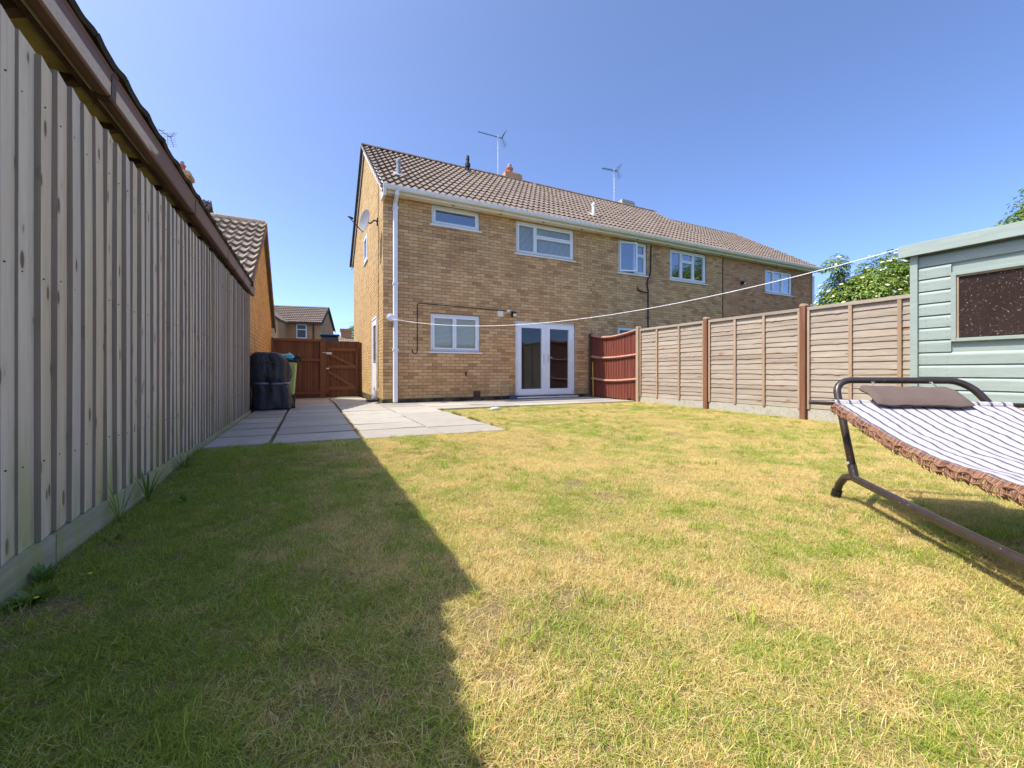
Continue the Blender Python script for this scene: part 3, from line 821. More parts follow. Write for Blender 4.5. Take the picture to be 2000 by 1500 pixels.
# gable window and side door
window(h1, GW, *gholes[1], [(0, 1, 0, 1)], depth=-0.025)
f = MB(); u0, u1, z0, z1 = gholes[0]
wbox(f, GW, u0, u1, -0.08, 0.03, z1 - 0.06, z1); wbox(f, GW, u0, u0 + 0.06, -0.08, 0.03, z0, z1 - 0.06); wbox(f, GW, u1 - 0.06, u1, -0.08, 0.03, z0, z1 - 0.06)
fo = f.build('door_frame', 'upvc_white', h1)
d = MB(); a, b = u0 + 0.063, u1 - 0.063
wbox(d, GW, a, b, -0.05, 0.018, z0 + 0.02, 1.0); wbox(d, GW, a, b, -0.05, 0.018, 1.95, 2.09); wbox(d, GW, a, a + 0.12, -0.05, 0.018, 1.0, 1.95); wbox(d, GW, b - 0.12, b, -0.05, 0.018, 1.0, 1.95)
do = d.build('side_door', 'upvc_white', h1)
g = MB(); wbox(g, GW, a + 0.12, b - 0.12, 0.0, 0.005, 1.0, 1.95); g.build('pane', 'window_glass', do)
g = MB(); wbox(g, GW, a + 0.03, a + 0.06, 0.018, 0.03, 0.92, 1.16); g.tube([GW.p(a + 0.045, 0.0, 1.04), GW.p(a + 0.045, 0.04, 1.04), GW.p(a + 0.15, 0.04, 1.04)], 0.009, 8); g.build('handle', 'galvanised', do)
# white downpipe
dp = MB(); dp.box(1.70, 1.80, 9.50, 9.60, 0.08, 4.56); dpo = dp.build('downpipe', 'upvc_white', h1, bevel=0.02)
dp = MB(); dp.tube([(1.75, 9.33, 4.80), (1.75, 9.33, 4.72), (1.75, 9.55, 4.62), (1.75, 9.55, 4.52)], 0.05, 12); dp.build('swan_neck', 'upvc_white', dpo)
for zz in (1.25, 2.75, 4.45):
    c_ = MB(); c_.box(1.69, 1.81, 9.49, 9.622, zz, zz + 0.05); c_.build('pipe_clip', 'upvc_white', dpo)
# gable corner drain shoe and gully
dp = MB(); dp.tube([(1.42, 10.35, 0.34), (1.42, 10.35, 0.20), (1.36, 10.35, 0.12)], 0.045, 10); dp.build('drain_shoe', 'upvc_white', h1)
dp = MB(); dp.box(1.24, 1.47, 10.2, 10.55, 0.05, 0.11); dp.build('gully', 'black_plastic', h1)
cb = MB(); cb.tube([(1.486, 10.30, 6.0), (1.486, 10.31, 4.5), (1.486, 10.29, 3.0), (1.486, 10.31, 0.4)], 0.006, 5); cb.build('cable', 'black_plastic', h1)
# conduit
cb = MB(); cb.tube([BW.p(x, 0.018, z) for x, z in [(2.14, 1.30), (2.15, 1.23), (2.20, 1.195), (2.25, 1.22), (2.262, 1.30), (2.262, 2.33), (2.275, 2.37), (2.32, 2.385), (3.4, 2.365), (4.56, 2.35)]], 0.010, 7)
cb.build('cable_conduit', 'black_plastic', h1)
ab = MB(); wbox(ab, BW, 3.66, 3.84, 0.0, 0.016, 0.12, 0.30)
for i in range(5): wbox(ab, BW, 3.675, 3.825, 0.016, 0.02, 0.135 + i * 0.033, 0.150 + i * 0.033)
ab.build('air_brick', 'air_brick', h1)
ab = MB(); wbox(ab, BW, 3.44, 3.47, 0.0, 0.05, 0.70, 0.76); ab.tube([BW.p(3.455, 0.03, 0.78), BW.p(3.455, 0.07, 0.70), BW.p(3.455, 0.06, 0.66)], 0.012, 8); ab.build('outside_tap', 'dark_timber', h1)
# roof vents on house one
def soil_vent(h, x, y, zlo, zhi, r, mat):
    o = MB(); o.lathe((x, y, zlo - 0.12), [(r, 0), (r, zhi - zlo + 0.02), (r * 1.15, zhi - zlo + 0.02), (r * 1.15, zhi - zlo + 0.09), (r * 0.6, zhi - zlo + 0.12)], 14)
    p = o.build('soil_vent_pipe', mat, h, smooth=False)
    s = MB(); up = Vector((0, cp, sp_))
    yy, zz = y, 4.88 + (y - 9.35) * math.tan(PT) + 0.045
    s.hexa([(x - 0.12, yy - 0.12, zz - 0.12 * math.tan(PT)), (x + 0.12, yy - 0.12, zz - 0.12 * math.tan(PT)), (x + 0.12, yy + 0.12, zz + 0.12 * math.tan(PT)), (x - 0.12, yy + 0.12, zz + 0.12 * math.tan(PT)),
            (x - 0.11, yy - 0.11, zz + 0.02 - 0.11 * math.tan(PT)), (x + 0.11, yy - 0.11, zz + 0.02 - 0.11 * math.tan(PT)), (x + 0.11, yy + 0.11, zz + 0.02 + 0.11 * math.tan(PT)), (x - 0.11, yy + 0.11, zz + 0.02 + 0.11 * math.tan(PT))])
    s.build('flashing', 'lead', p)
soil_vent(h1, 1.97, 10.35, 5.60, 6.02, 0.05, 'grey_plastic')
o = MB(); o.lathe((4.56, 12.5, 7.05), [(0.055, 0), (0.055, 0.28), (0.085, 0.30), (0.085, 0.40), (0.055, 0.42), (0.05, 0.50), (0.06, 0.52), (0.05, 0.64), (0.03, 0.66)], 14)
fl = o.build('boiler_flue', 'black_plastic', h1)
o = MB(); o.lathe((4.56, 12.5, 7.0), [(0.13, 0), (0.07, 0.18)], 14); o.build('flashing', 'lead', fl)

def chimney(h, x0, x1, y0, y1, ztop, mat='buff_brick', pots=((0.5, 0.5),), stone=True):
    cm = MB(); cm.box(x0, x1, y0, y1, 6.6, ztop - 0.2); co = cm.build('chimney', 'mortar', h)
    st = MB()
    for W_, a, b in ((Wall((0, y0, 0), (1, 0, 0), (0, -1, 0)), x0, x1), (Wall((x0, 0, 0), (0, 1, 0), (-1, 0, 0)), y0, y1), (Wall((x1, 0, 0), (0, 1, 0), (1, 0, 0)), y0, y1)):
        m2 = brick_stuff(W_, bricks(W_, a, b, 6.6, ztop - 0.2, []))
        i = len(st.v); st.v += m2.v; st.f += [tuple(i + k for k in f) for f in m2.f]; st.t += m2.t
    o = st.build('brickwork', mat, co); o['kind'] = 'stuff'
    cp_ = MB(); cp_.box(x0 - 0.06, x1 + 0.06, y0 - 0.06, y1 + 0.06, ztop - 0.2, ztop - 0.05); cp_.box(x0 - 0.02, x1 + 0.02, y0 - 0.02, y1 + 0.02, ztop - 0.05, ztop)
    cp_.build('chimney_cap', 'red_buff_brick' if stone else 'concrete', co)
    for fx, fy in pots:
        p = MB(); p.lathe((x0 + (x1 - x0) * fx, y0 + (y1 - y0) * fy, ztop - 0.02), [(0.13, 0), (0.13, 0.04), (0.115, 0.06), (0.11, 0.24), (0.135, 0.26), (0.135, 0.30)], 16)
        po = p.build('chimney_pot', 'clay_pot', co)
        p = MB(); p.lathe((x0 + (x1 - x0) * fx, y0 + (y1 - y0) * fy, ztop + 0.27), [(0.08, 0), (0.08, 0.14), (0.05, 0.17)], 12); p.build('cowl', 'grey_plastic', po)
chimney(h1, 6.30, 6.86, 13.3, 13.9, 7.94)

# house two
ops2 = [(8.264, 9.377, 3.735, 4.73), (10.356, 12.04, 3.735, 4.72), (8.226, 9.377, 1.2, 2.13)]
h2, w2, r2 = brick_house(7.29, 12.85, ops2, 'middle brick house with an open upstairs casement beside a black drainpipe', 'buff_brick', 0)
window(h2, BW, *ops2[0], [(0, 0.57, 0, 1), (0.57, 1, 0.62, 1), (0.57, 1, 0, 0.62)], open_cell=0, gl='sky_glass')
window(h2, BW, *ops2[1], [(0, 0.31, 0, 1), (0.31, 0.66, 0.68, 1), (0.31, 0.66, 0, 0.68), (0.66, 1, 0, 1)], gl='sky_glass')
window(h2, BW, *ops2[2], [(0, 0.5, 0, 1), (0.5, 1, 0, 1)])
cb = MB(); cb.tube([BW.p(x, 0.04, z) for x, z in [(9.52, 4.69), (9.50, 3.9), (9.46, 3.75), (9.38, 3.62), (9.36, 3.45), (9.40, 3.3), (9.40, 0.1)]], 0.022, 8); pp = cb.build('drainpipe', 'black_plastic', h2)
cb = MB(); cb.tube([BW.p(x, 0.04, z) for x, z in [(9.38, 3.22), (9.1, 3.24), (9.0, 3.27), (8.97, 3.36)]], 0.018, 8); cb.build('waste_pipe', 'black_plastic', pp)
soil_vent(h2, 7.86, 10.30, 5.60, 5.98, 0.055, 'upvc_cream')
chimney(h2, 11.62, 12.18, 13.3, 13.9, 7.92, pots=(), stone=False)
# house three
ops3 = [(15.215, 16.90, 3.73, 4.62)]
h3, w3, r3 = brick_house(12.87, 18.28, ops3, 'redder brick house at the far right end of the terrace with a wall lamp', 'red_buff_brick', 0, ridge_drop=0.22, gable_right=True)
window(h3, BW, *ops3[0], [(0, 0.31, 0, 1), (0.31, 0.66, 0.68, 1), (0.31, 0.66, 0, 0.68), (0.66, 1, 0, 1)], gl='sky_glass')
g = MB(); g.quad((18.28, 9.63, 0), (18.28, 16.4, 0), (18.28, 16.4, 4.9), (18.28, 9.63, 4.9)); g.poly([(18.28, 9.63, 4.9), (18.28, 16.4, 4.9), (18.28, 13.0, 7.15)])
g.build('gable_wall', 'red_buff_brick', h3)
m_ = MB(); m_.tube([(18.20, 9.56, 4.62), (18.20, 9.56, 0.05)], 0.045, 10); m_.build('downpipe', 'upvc_white', h3)
barge(h3, 18.40, 9.30, 4.84, 13.0, 7.26, 0.16, 0.025, 'upvc_white')
# step flashing of roof two to three is the ridge drop; a movement joint between the two facades
m_ = MB(); m_.box(12.852, 12.868, 9.60, 9.64, 0.1, 4.7); m_.build('movement_joint', 'black_plastic', h3)

# ------------------------------------------------------------------ fittings on the terrace
t = empty('satellite_dish', (1.49, 10.40, 4.40), 'grey satellite dish bracketed to the sunlit gable wall', 'satellite dish')
dc = Vector((1.17, 9.98, 4.22)); nrm = Vector((-0.93, -0.34, 0.14)).normalized()
a1 = nrm.cross(Vector((0, 0, 1))).normalized(); a2 = a1.cross(nrm).normalized()
if a2.z < 0: a2 = -a2
m_ = MB(); rings = 5; sg = 22; grid = []
for i in range(rings + 1):
    r = 0.27 * i / rings
    grid.append([dc + a1 * (r * 0.9 * math.cos(2 * PI * j / sg)) + a2 * (r * math.sin(2 * PI * j / sg)) + nrm * (0.05 * (i / rings) ** 2) for j in range(sg)])
for side, off in ((0, 0.0), (1, -0.006)):
    for i in range(rings):
        for j in range(sg):
            k = (j + 1) % sg
            q = [grid[i][j] + nrm * off, grid[i][k] + nrm * off, grid[i + 1][k] + nrm * off, grid[i + 1][j] + nrm * off]
            m_.quad(*(q if side else q[::-1]))
simple('dish_grey', (0.17, 0.175, 0.18), 0.5); m_.build('dish', 'dish_grey', t, smooth=True)
m_ = MB(); low = dc - a2 * 0.25 + nrm * 0.03; lnb = dc + nrm * 0.36 - a2 * 0.06 + a1 * -0.02
m_.tube([low, low + nrm * 0.04, lnb - a2 * 0.03], 0.011, 8); m_.build('feed_arm', 'black_plastic', t)
m_ = MB(); m_.tube([lnb - nrm * 0.05, lnb + nrm * 0.03], [0.02, 0.026], 10); m_.tube([lnb + nrm * 0.03, lnb + nrm * 0.07], 0.016, 8); m_.build('receiver', 'black_plastic', t)
m_ = MB(); m_.tube([(1.485, 10.42, 4.42), (1.40, 10.36, 4.42), (1.30, 10.22, 4.28), dc - nrm * 0.02], 0.018, 8); m_.box(1.47, 1.487, 10.36, 10.48, 4.33, 4.50); m_.build('bracket', 'black_plastic', t)

def lamp(name, p, label, with_pir=False):
    t = empty(name, p, label, 'security light')
    m_ = MB(); wbox(m_, Wall(p, (1, 0, 0), (0, -1, 0)), -0.04, 0.04, 0.0, 0.03, -0.05, 0.05); m_.build('base', 'black_plastic', t)
    m_ = MB(); x, y, z = p
    m_.hexa([(x - 0.06, y - 0.13, z - 0.06), (x + 0.06, y - 0.13, z - 0.06), (x + 0.06, y - 0.04, z - 0.01), (x - 0.06, y - 0.04, z - 0.01),
             (x - 0.06, y - 0.16, z + 0.02), (x + 0.06, y - 0.16, z + 0.02), (x + 0.06, y - 0.06, z + 0.08), (x - 0.06, y - 0.06, z + 0.08)])
    m_.build('housing', 'black_plastic', t)
    m_ = MB(); m_.quad((x - 0.05, y - 0.136, z - 0.055), (x + 0.05, y - 0.136, z - 0.055), (x + 0.05, y - 0.164, z + 0.01), (x - 0.05, y - 0.164, z + 0.01)); m_.build('lens', 'upvc_cream', t)
    return t
lamp('security_light', (4.74, 9.618, 2.26), 'small black security light above the left end of the French doors')
lamp('security_light', (13.85, 9.618, 3.93), 'black floodlight high on the redder brick wall above the fence')
m_ = MB(); m_.tube([(4.62, 9.625, 2.345), (4.62, 9.56, 2.345)], [0.045, 0.03], 12); m_.tube([(4.62, 9.56, 2.345), (4.62, 9.53, 2.34)], 0.022, 10)
tag(m_.build('motion_sensor', 'upvc_white'), 'small white motion sensor at the end of the black wall conduit', 'sensor')
m_ = MB(); m_.box(4.30, 4.42, 9.55, 9.622, 2.19, 2.31); m_.box(4.29, 4.43, 9.53, 9.552, 2.18, 2.32)
tag(m_.build('junction_box', 'upvc_cream'), 'square cream box on the brick wall left of the doors', 'box')
m_ = MB(); m_.box(4.60, 4.78, 9.42, 9.56, 0.07, 0.16); m_.box(4.59, 4.79, 9.41, 9.57, 0.16, 0.175)
tag(m_.build('blue_box', 'blue_box'), 'small dark blue box on the path against the plinth by the doors', 'box')
t = empty('washing_line_reel', (1.62, 9.6, 1.99), 'round white retractable washing line reel beside the downpipe', 'line reel')
m_ = MB(); m_.tube([(1.62, 9.50, 1.99), (1.62, 9.40, 1.99)], [0.075, 0.082], 20); m_.tube([(1.62, 9.40, 1.99), (1.62, 9.385, 1.99)], [0.06, 0.05], 20); m_.build('casing', 'upvc_white', t, bevel=0.008)
m_ = MB(); m_.box(1.595, 1.645, 9.49, 9.625, 1.95, 2.03); m_.build('bracket', 'upvc_white', t)
# washing line
A0 = Vector((1.64, 9.39, 1.95)); B0 = Vector((5.21, 1.97, 1.985))
m_ = MB()
for off in (0.0, 0.007):
    pts = []
    for i in range(41):
        q = i / 40; p = A0.lerp(B0, q); p.z -= 1.60 * q * (1 - q) * (1 + off * 1.5); p.z += off; p.x += off * 0.6; pts.append(p)
    m_.tube(pts, 0.0019, 5)
tag(m_.build('washing_line', 'rope_white'), 'white washing line strung slack from the house to the shed corner', 'washing line')

def aerial(name, base, top, boom_dir, boom_len, n_el, label, log=False, el=0.14, refl=True):
    t = empty(name, base, label, 'aerial')
    bx, by, bz = base
    m_ = MB(); m_.tube([base, (bx, by, top)], 0.018, 8); m_.build('mast', 'galvanised', t)
    d = Vector(boom_dir).normalized(); side = d.cross(Vector((0, 0, 1))).normalized(); c = Vector((bx, by, top - 0.06))
    m_ = MB(); st = c - d * 0.18; en = c + d * boom_len; m_.tube([st, en], 0.011, 6); m_.build('boom', 'black_plastic', t)
    for i in range(n_el):
        m_ = MB(); p = st.lerp(en, (i + 0.6) / n_el)
        m_.tube([p - side * el, p + side * el], 0.0065, 5)
        if log: m_.tube([p + side * 0.02 - Vector((0, 0, 0.05)), p + side * 0.02 + Vector((0, 0, 0.05))], 0.006, 5)
        m_.build('element', 'black_plastic', t)
    if refl:
        m_ = MB(); p0 = st + d * 0.02
        for s_ in (-1, 1):
            for k in range(5):
                z = 0.04 + k * 0.055; q = p0 - d * 0.08 * 0 + Vector((0, 0, s_ * z)) - d * (0.03 - z * 0.65) * -1
                q = p0 + Vector((0, 0, s_ * z)) + d * (z * -0.1 + 0.02 - z * 0.45)
                m_.tube([q - side * 0.17, q + side * 0.17], 0.005, 4)
            m_.tube([p0, p0 + Vector((0, 0, s_ * 0.28)) + d * (0.02 - 0.28 * 0.55)], 0.007, 5)
        m_.build('reflector', 'black_plastic', t)
aerial('tv_aerial', (6.10, 13.55, 7.2), 9.28, (-1, 0.0, 0.0), 0.78, 9, 'long thin rooftop aerial pointing left beside the chimney with red pot', el=0.05)
aerial('tv_aerial', (11.40, 13.55, 7.2), 9.22, (-1, 0.0, -0.06), 0.62, 8, 'rooftop aerial with chunky elements left of the capped chimney', log=True, el=0.10)

# ------------------------------------------------------------------ left feather-edge fence
FX = -0.942
fence = empty('featheredge_fence', (FX, 5.2, 0), 'weathered grey feather-edge board fence running down the left of the lawn', 'fence')
def ftop(y): return 1.985 + 0.016 * (y - 2) if y > 1.55 else 2.19 + 0.26 * (y - 1.55)
y = -1.157; P_ = 0.1155; k = 0; nails = MB()
board_meshes = {}
while y < 8.32:
    g0 = patio_z(y) if y > 4.7 else gz(FX, y)
    z0 = (0.135 if y < 4.12 else 0.112) + ru(-0.004, 0.004); z1 = ftop(y) + ru(-0.012, 0.012)
    m_ = MB(); x = FX
    th, tl = 0.0245 + ru(-0.005, 0.006), 0.008
    w_ = P_ + 0.018; lean = ru(-0.004, 0.004); bow = ru(-0.004, 0.004)
    nz = 5; bt = ru(0.0, 0.8)
    vs2 = []
    for j in range(nz + 1):
        q = j / nz; z = z0 + (z1 - z0) * q; yo = lean * (q - 0.5) * 2; xo = bow * math.sin(PI * q)
        vs2.append([(x + th + xo, y + yo, z), (x + xo + 0.0085, y + w_ + yo, z), (x + xo + 0.005, y + w_ + yo, z), (x + xo + 0.004, y + yo, z)])
    i = len(m_.v)
    for r_ in vs2: m_.v += r_
    for j in range(nz):
        for s_ in range(4):
            a = i + j * 4 + s_; b = i + j * 4 + (s_ + 1) % 4; m_.f.append((a, b, b + 4, a + 4)); m_.t.append(0.95 if s_ == 3 else bt)
    m_.f.append((i + 3, i + 2, i + 1, i)); m_.t.append(0.3); m_.f.append(tuple(i + nz * 4 + s_ for s_ in range(4))); m_.t.append(0.3)
    m_.build('board', 'weathered_board', fence)
    for zn in (0.44, 1.14, 1.79):
        yn = y + 0.028 + ru(-.006, .006); zn += ru(-.012, .012); xn = x + th - 0.0045
        nails.tube([(xn, yn, zn), (xn + 0.0035, yn, zn)], 0.0032, 6)
    y += P_; k += 1
no = nails.build('nail_heads', 'dark_timber', fence); no['kind'] = 'stuff'
for (a, b) in ((-1.3, 0.45), (0.46, 2.28), (2.29, 4.12), (4.13, 5.9), (5.91, 7.2), (7.21, 8.42)):
    m_ = MB(); hi = 0.132 if b < 5 else 0.110
    x = FX
    za, zb = (gz(x, a) - 0.06 if a < 4.7 else -0.02), (gz(x, b) - 0.06 if b < 4.7 else -0.02)
    m_.hexa([(x + 0.004, a, za), (x + 0.034, a, za), (x + 0.034, b, zb), (x + 0.004, b, zb), (x + 0.004, a, hi), (x + 0.034, a, hi), (x + 0.034, b, hi), (x + 0.004, b, hi)])
    m_.build('gravel_board', 'weathered_gravel_board', fence)
for zr in (0.4, 1.1, 1.75):
    m_ = MB(); m_.box(FX - 0.07, FX + 0.003, -1.3, 8.4, zr, zr + 0.07); m_.build('rail', 'weathered_gravel_board', fence)
for yy in (-1.2, 0.45, 2.28, 4.12, 5.9, 7.2, 8.36):
    m_ = MB(); m_.box(FX - 0.105, FX - 0.012, yy - 0.05, yy + 0.04, -0.05, 1.85); m_.build('post', 'weathered_gravel_board', fence)

# ------------------------------------------------------------------ garage behind the fence
gar = empty('brick_garage', (-3.0, 5.2, 0), 'long low garage behind the left fence with peeling brown gutter and mossy tiles', 'garage')
GY0, GY1 = 1.66, 8.74
m_ = MB(); m_.box(-5.2, -1.13, GY0, GY1, -0.1, 2.30); m_.poly([(-5.2, GY0, 2.3), (-1.13, GY0, 2.3), (-3.15, GY0, 3.45)]); m_.poly([(-1.13, GY1, 2.3), (-5.2, GY1, 2.3), (-3.15, GY1, 3.45)])
m_.build('wall', 'mossy_wall', gar)
m_ = MB(); m_.box(-1.13, -1.012, GY0, GY1, 2.235, 2.255)
m_.build('soffit', 'mossy_wall', gar)
y = GY0 + 0.2
while y < GY1:
    m_ = MB(); m_.hexa([(-1.13, y, 2.16), (-1.015, y, 2.215), (-1.015, y + 0.05, 2.215), (-1.13, y + 0.05, 2.16), (-1.13, y, 2.234), (-1.015, y, 2.234), (-1.015, y + 0.05, 2.234), (-1.13, y + 0.05, 2.234)])
    m_.build('rafter_end', 'dark_timber', gar); y += 0.45
m_ = MB(); m_.box(-1.010, -0.988, GY0, GY1, 2.19, 2.36); m_.build('fascia', 'dark_timber', gar)
m_ = MB(); ns = 10; prof = [(-0.984, 2.275), (-0.983, 2.205), (-0.975, 2.178), (-0.94, 2.160), (-0.905, 2.160), (-0.896, 2.168), (-0.892, 2.270), (-0.884, 2.285), (-0.890, 2.292), (-0.900, 2.288), (-0.900, 2.178), (-0.93, 2.170), (-0.974, 2.205), (-0.974, 2.275)]
def extrude(m_, prof, y0, y1, close=True):
    i = len(m_.v); n = len(prof)
    for yy in (y0, y1): m_.v += [(a, yy, b) for a, b in prof]
    for k in range(n):
        j = (k + 1) % n
        m_.f.append((i + k, i + j, i + j + n, i + k + n)); m_.t.append(0.5)
    m_.f.append(tuple(range(i, i + n))); m_.t.append(0.5); m_.f.append(tuple(reversed(range(i + n, i + 2 * n)))); m_.t.append(0.5)
extrude(m_, prof, GY0 - 0.03, GY1 + 0.12)
gut = m_.build('gutter', 'peeling_gutter', gar)
for yy in (2.75, 4.45, 6.1, 6.7, 7.5, 8.2):
    m_ = MB(); pr = [(-0.932 + (a + 0.932) * 1.09, 2.235 + (b - 2.235) * 1.09) for a, b in prof[:9]]
    pr += [(-0.932 + (a + 0.932) * 1.02, 2.235 + (b - 2.235) * 1.02) for a, b in prof[:9][::-1]]
    extrude(m_, pr, yy, yy + 0.055); m_.build('gutter_joint', 'brown_upvc', gut)
rf = MB(); slab_poly(rf, [(-0.96, GY0 - 0.05, 2.33), (-0.96, GY1 + 0.02, 2.33), (-3.15, GY1 + 0.02, 3.55), (-3.15, GY0 - 0.05, 3.55)], 0.05)
slab_poly(rf, [(-3.15, GY0 - 0.05, 3.55), (-3.15, GY1 + 0.02, 3.55), (-5.4, GY1 + 0.02, 2.30), (-5.4, GY0 - 0.05, 2.30)], 0.05)
rfo = rf.build('roof', 'dark_roof_tile', gar)
upg = Vector((-2.19, 0, 1.22)).normalized()
tile_field(TILE_D, rfo, (-0.905, GY0 - 0.08, 2.335), (0, 1, 0), upg, 21, 1, cw=0.338, rh=0.34)
tile_field(TILE_D, rfo, (-0.905 + upg.x * 0.34, GY0 - 0.08, 2.335 + upg.z * 0.34), (0, 1, 0), upg, 21, 6, cw=0.338, rh=0.34, as_parts=False)

# ------------------------------------------------------------------ orange brick bungalow end beyond the fence
b2 = empty('brick_bungalow', (-3.5, 11.3, 0), 'low orange brick building with pale wavy tiles beyond the end of the left fence', 'house')
BX = -1.0; by0, by1 = 8.76, 13.94
W2 = Wall((BX, 0, 0), (0, 1, 0), (1, 0, 0))
zt, za = 2.18, 4.12; ym = (by0 + by1) / 2 + 0.02
m_ = MB(); wall_sheet(m_, W2, by0, by1, -0.1, zt, [], 0, 0.2); m_.poly([(BX, by0, zt), (BX, by1, zt), (BX, ym, za)])
m_.box(-6.5, BX - 0.2, by0, by0 + 0.2, -0.1, zt); m_.box(-6.5, BX - 0.2, by1 - 0.2, by1, -0.1, zt)
m_.poly([(-6.5, by0, zt), (-6.5, ym, za), (-6.5, by1, zt)]); wo = m_.build('wall', 'mortar_pale', b2)
def l2(z):
    if z < zt: return (by0 + 0.003, by1)
    k = (z - zt) / (za - zt); return (by0 + (ym - by0) * k, by1 - (by1 - ym) * k)
o = brick_stuff(W2, bricks(W2, by0, by1, -0.06, za - 0.05, [], l2)).build('brickwork', 'orange_brick', wo); o['kind'] = 'stuff'
er = Vector((0, 8.42, 2.33)); rdg = Vector((0, 11.38, 4.30)); up2 = (rdg - er).normalized()
m_ = MB(); slab_poly(m_, [(-6.6, er.y + 0.03, er.z - 0.04), (-0.94, er.y + 0.03, er.z - 0.04), (-0.94, rdg.y, rdg.z - 0.05), (-6.6, rdg.y, rdg.z - 0.05)], 0.05)
slab_poly(m_, [(-6.6, rdg.y, rdg.z - 0.05), (-0.94, rdg.y, rdg.z - 0.05), (-0.94, 14.3, 2.12), (-6.6, 14.3, 2.12)], 0.05)
ro = m_.build('roof', 'pale_roof_tile', b2)
tile_field(TILE_P, ro, (-0.90 - 0.33 * 8, er.y - 0.02, er.z), (1, 0, 0), up2, 8, 10, rh=0.345)
m_ = MB()
for i in range(11):
    x = -0.9 - 0.33 * 8 + i * 0.237
    m_.tube([(x, rdg.y, rdg.z - 0.02), (x + 0.23, rdg.y, rdg.z - 0.02)], [0.095, 0.088], 10, t=rnd())
m_.build('ridge', 'pale_roof_tile', ro)
barge(b2, -0.90, er.y, er.z - 0.01, rdg.y, rdg.z, 0.16, 0.03, 'barge_brown'); barge(b2, -0.90, 14.3, 2.12, rdg.y, rdg.z, 0.17, 0.03, 'barge_brown')
m_ = MB(); m_.tube([(-6.4, er.y - 0.06, er.z - 0.03), (-0.86, er.y - 0.06, er.z - 0.03)], 0.055, 10); m_.build('gutter', 'black_plastic', b2)

# ------------------------------------------------------------------ taller house behind it
h4 = empty('tall_house', (-7, 19.8, 0), 'taller brick house behind the bungalow with a red pot on its ridge chimney', 'house')
m_ = MB(); m_.box(-12, -3.6, 16.6, 23.0, -0.1, 4.9); m_.poly([(-3.6, 16.6, 4.9), (-3.6, 23.0, 4.9), (-3.6, 19.8, 7.4)]); m_.build('wall', 'orange_brick', h4)
m_ = MB(); slab_poly(m_, [(-12, 16.3, 4.85), (-3.5, 16.3, 4.85), (-3.5, 19.8, 7.45), (-12, 19.8, 7.45)], 0.06); slab_poly(m_, [(-12, 19.8, 7.45), (-3.5, 19.8, 7.45), (-3.5, 23.3, 4.85), (-12, 23.3, 4.85)], 0.06)
ro = m_.build('roof', 'roof_tile', h4)
tile_field(TILE_P, ro, (-3.52 - 0.33 * 10, 16.25, 4.88), (1, 0, 0), (0, 3.5, 2.6), 10, 12, rh=0.36, as_parts=False)
barge(h4, -3.46, 16.2, 4.86, 19.8, 7.52, 0.2, 0.03, 'barge_brown'); barge(h4, -3.46, 23.4, 4.8, 19.8, 7.52, 0.2, 0.03, 'barge_brown')
chimney(h4, -4.66, -4.12, 19.5, 20.1, 8.42, mat='orange_brick')
aerial('tv_aerial', (-4.86, 19.9, 7.4), 9.85, (-0.4, -0.7, 0.05), 0.35, 3, 'grid aerial on a mast above the left garage roof', el=0.16)

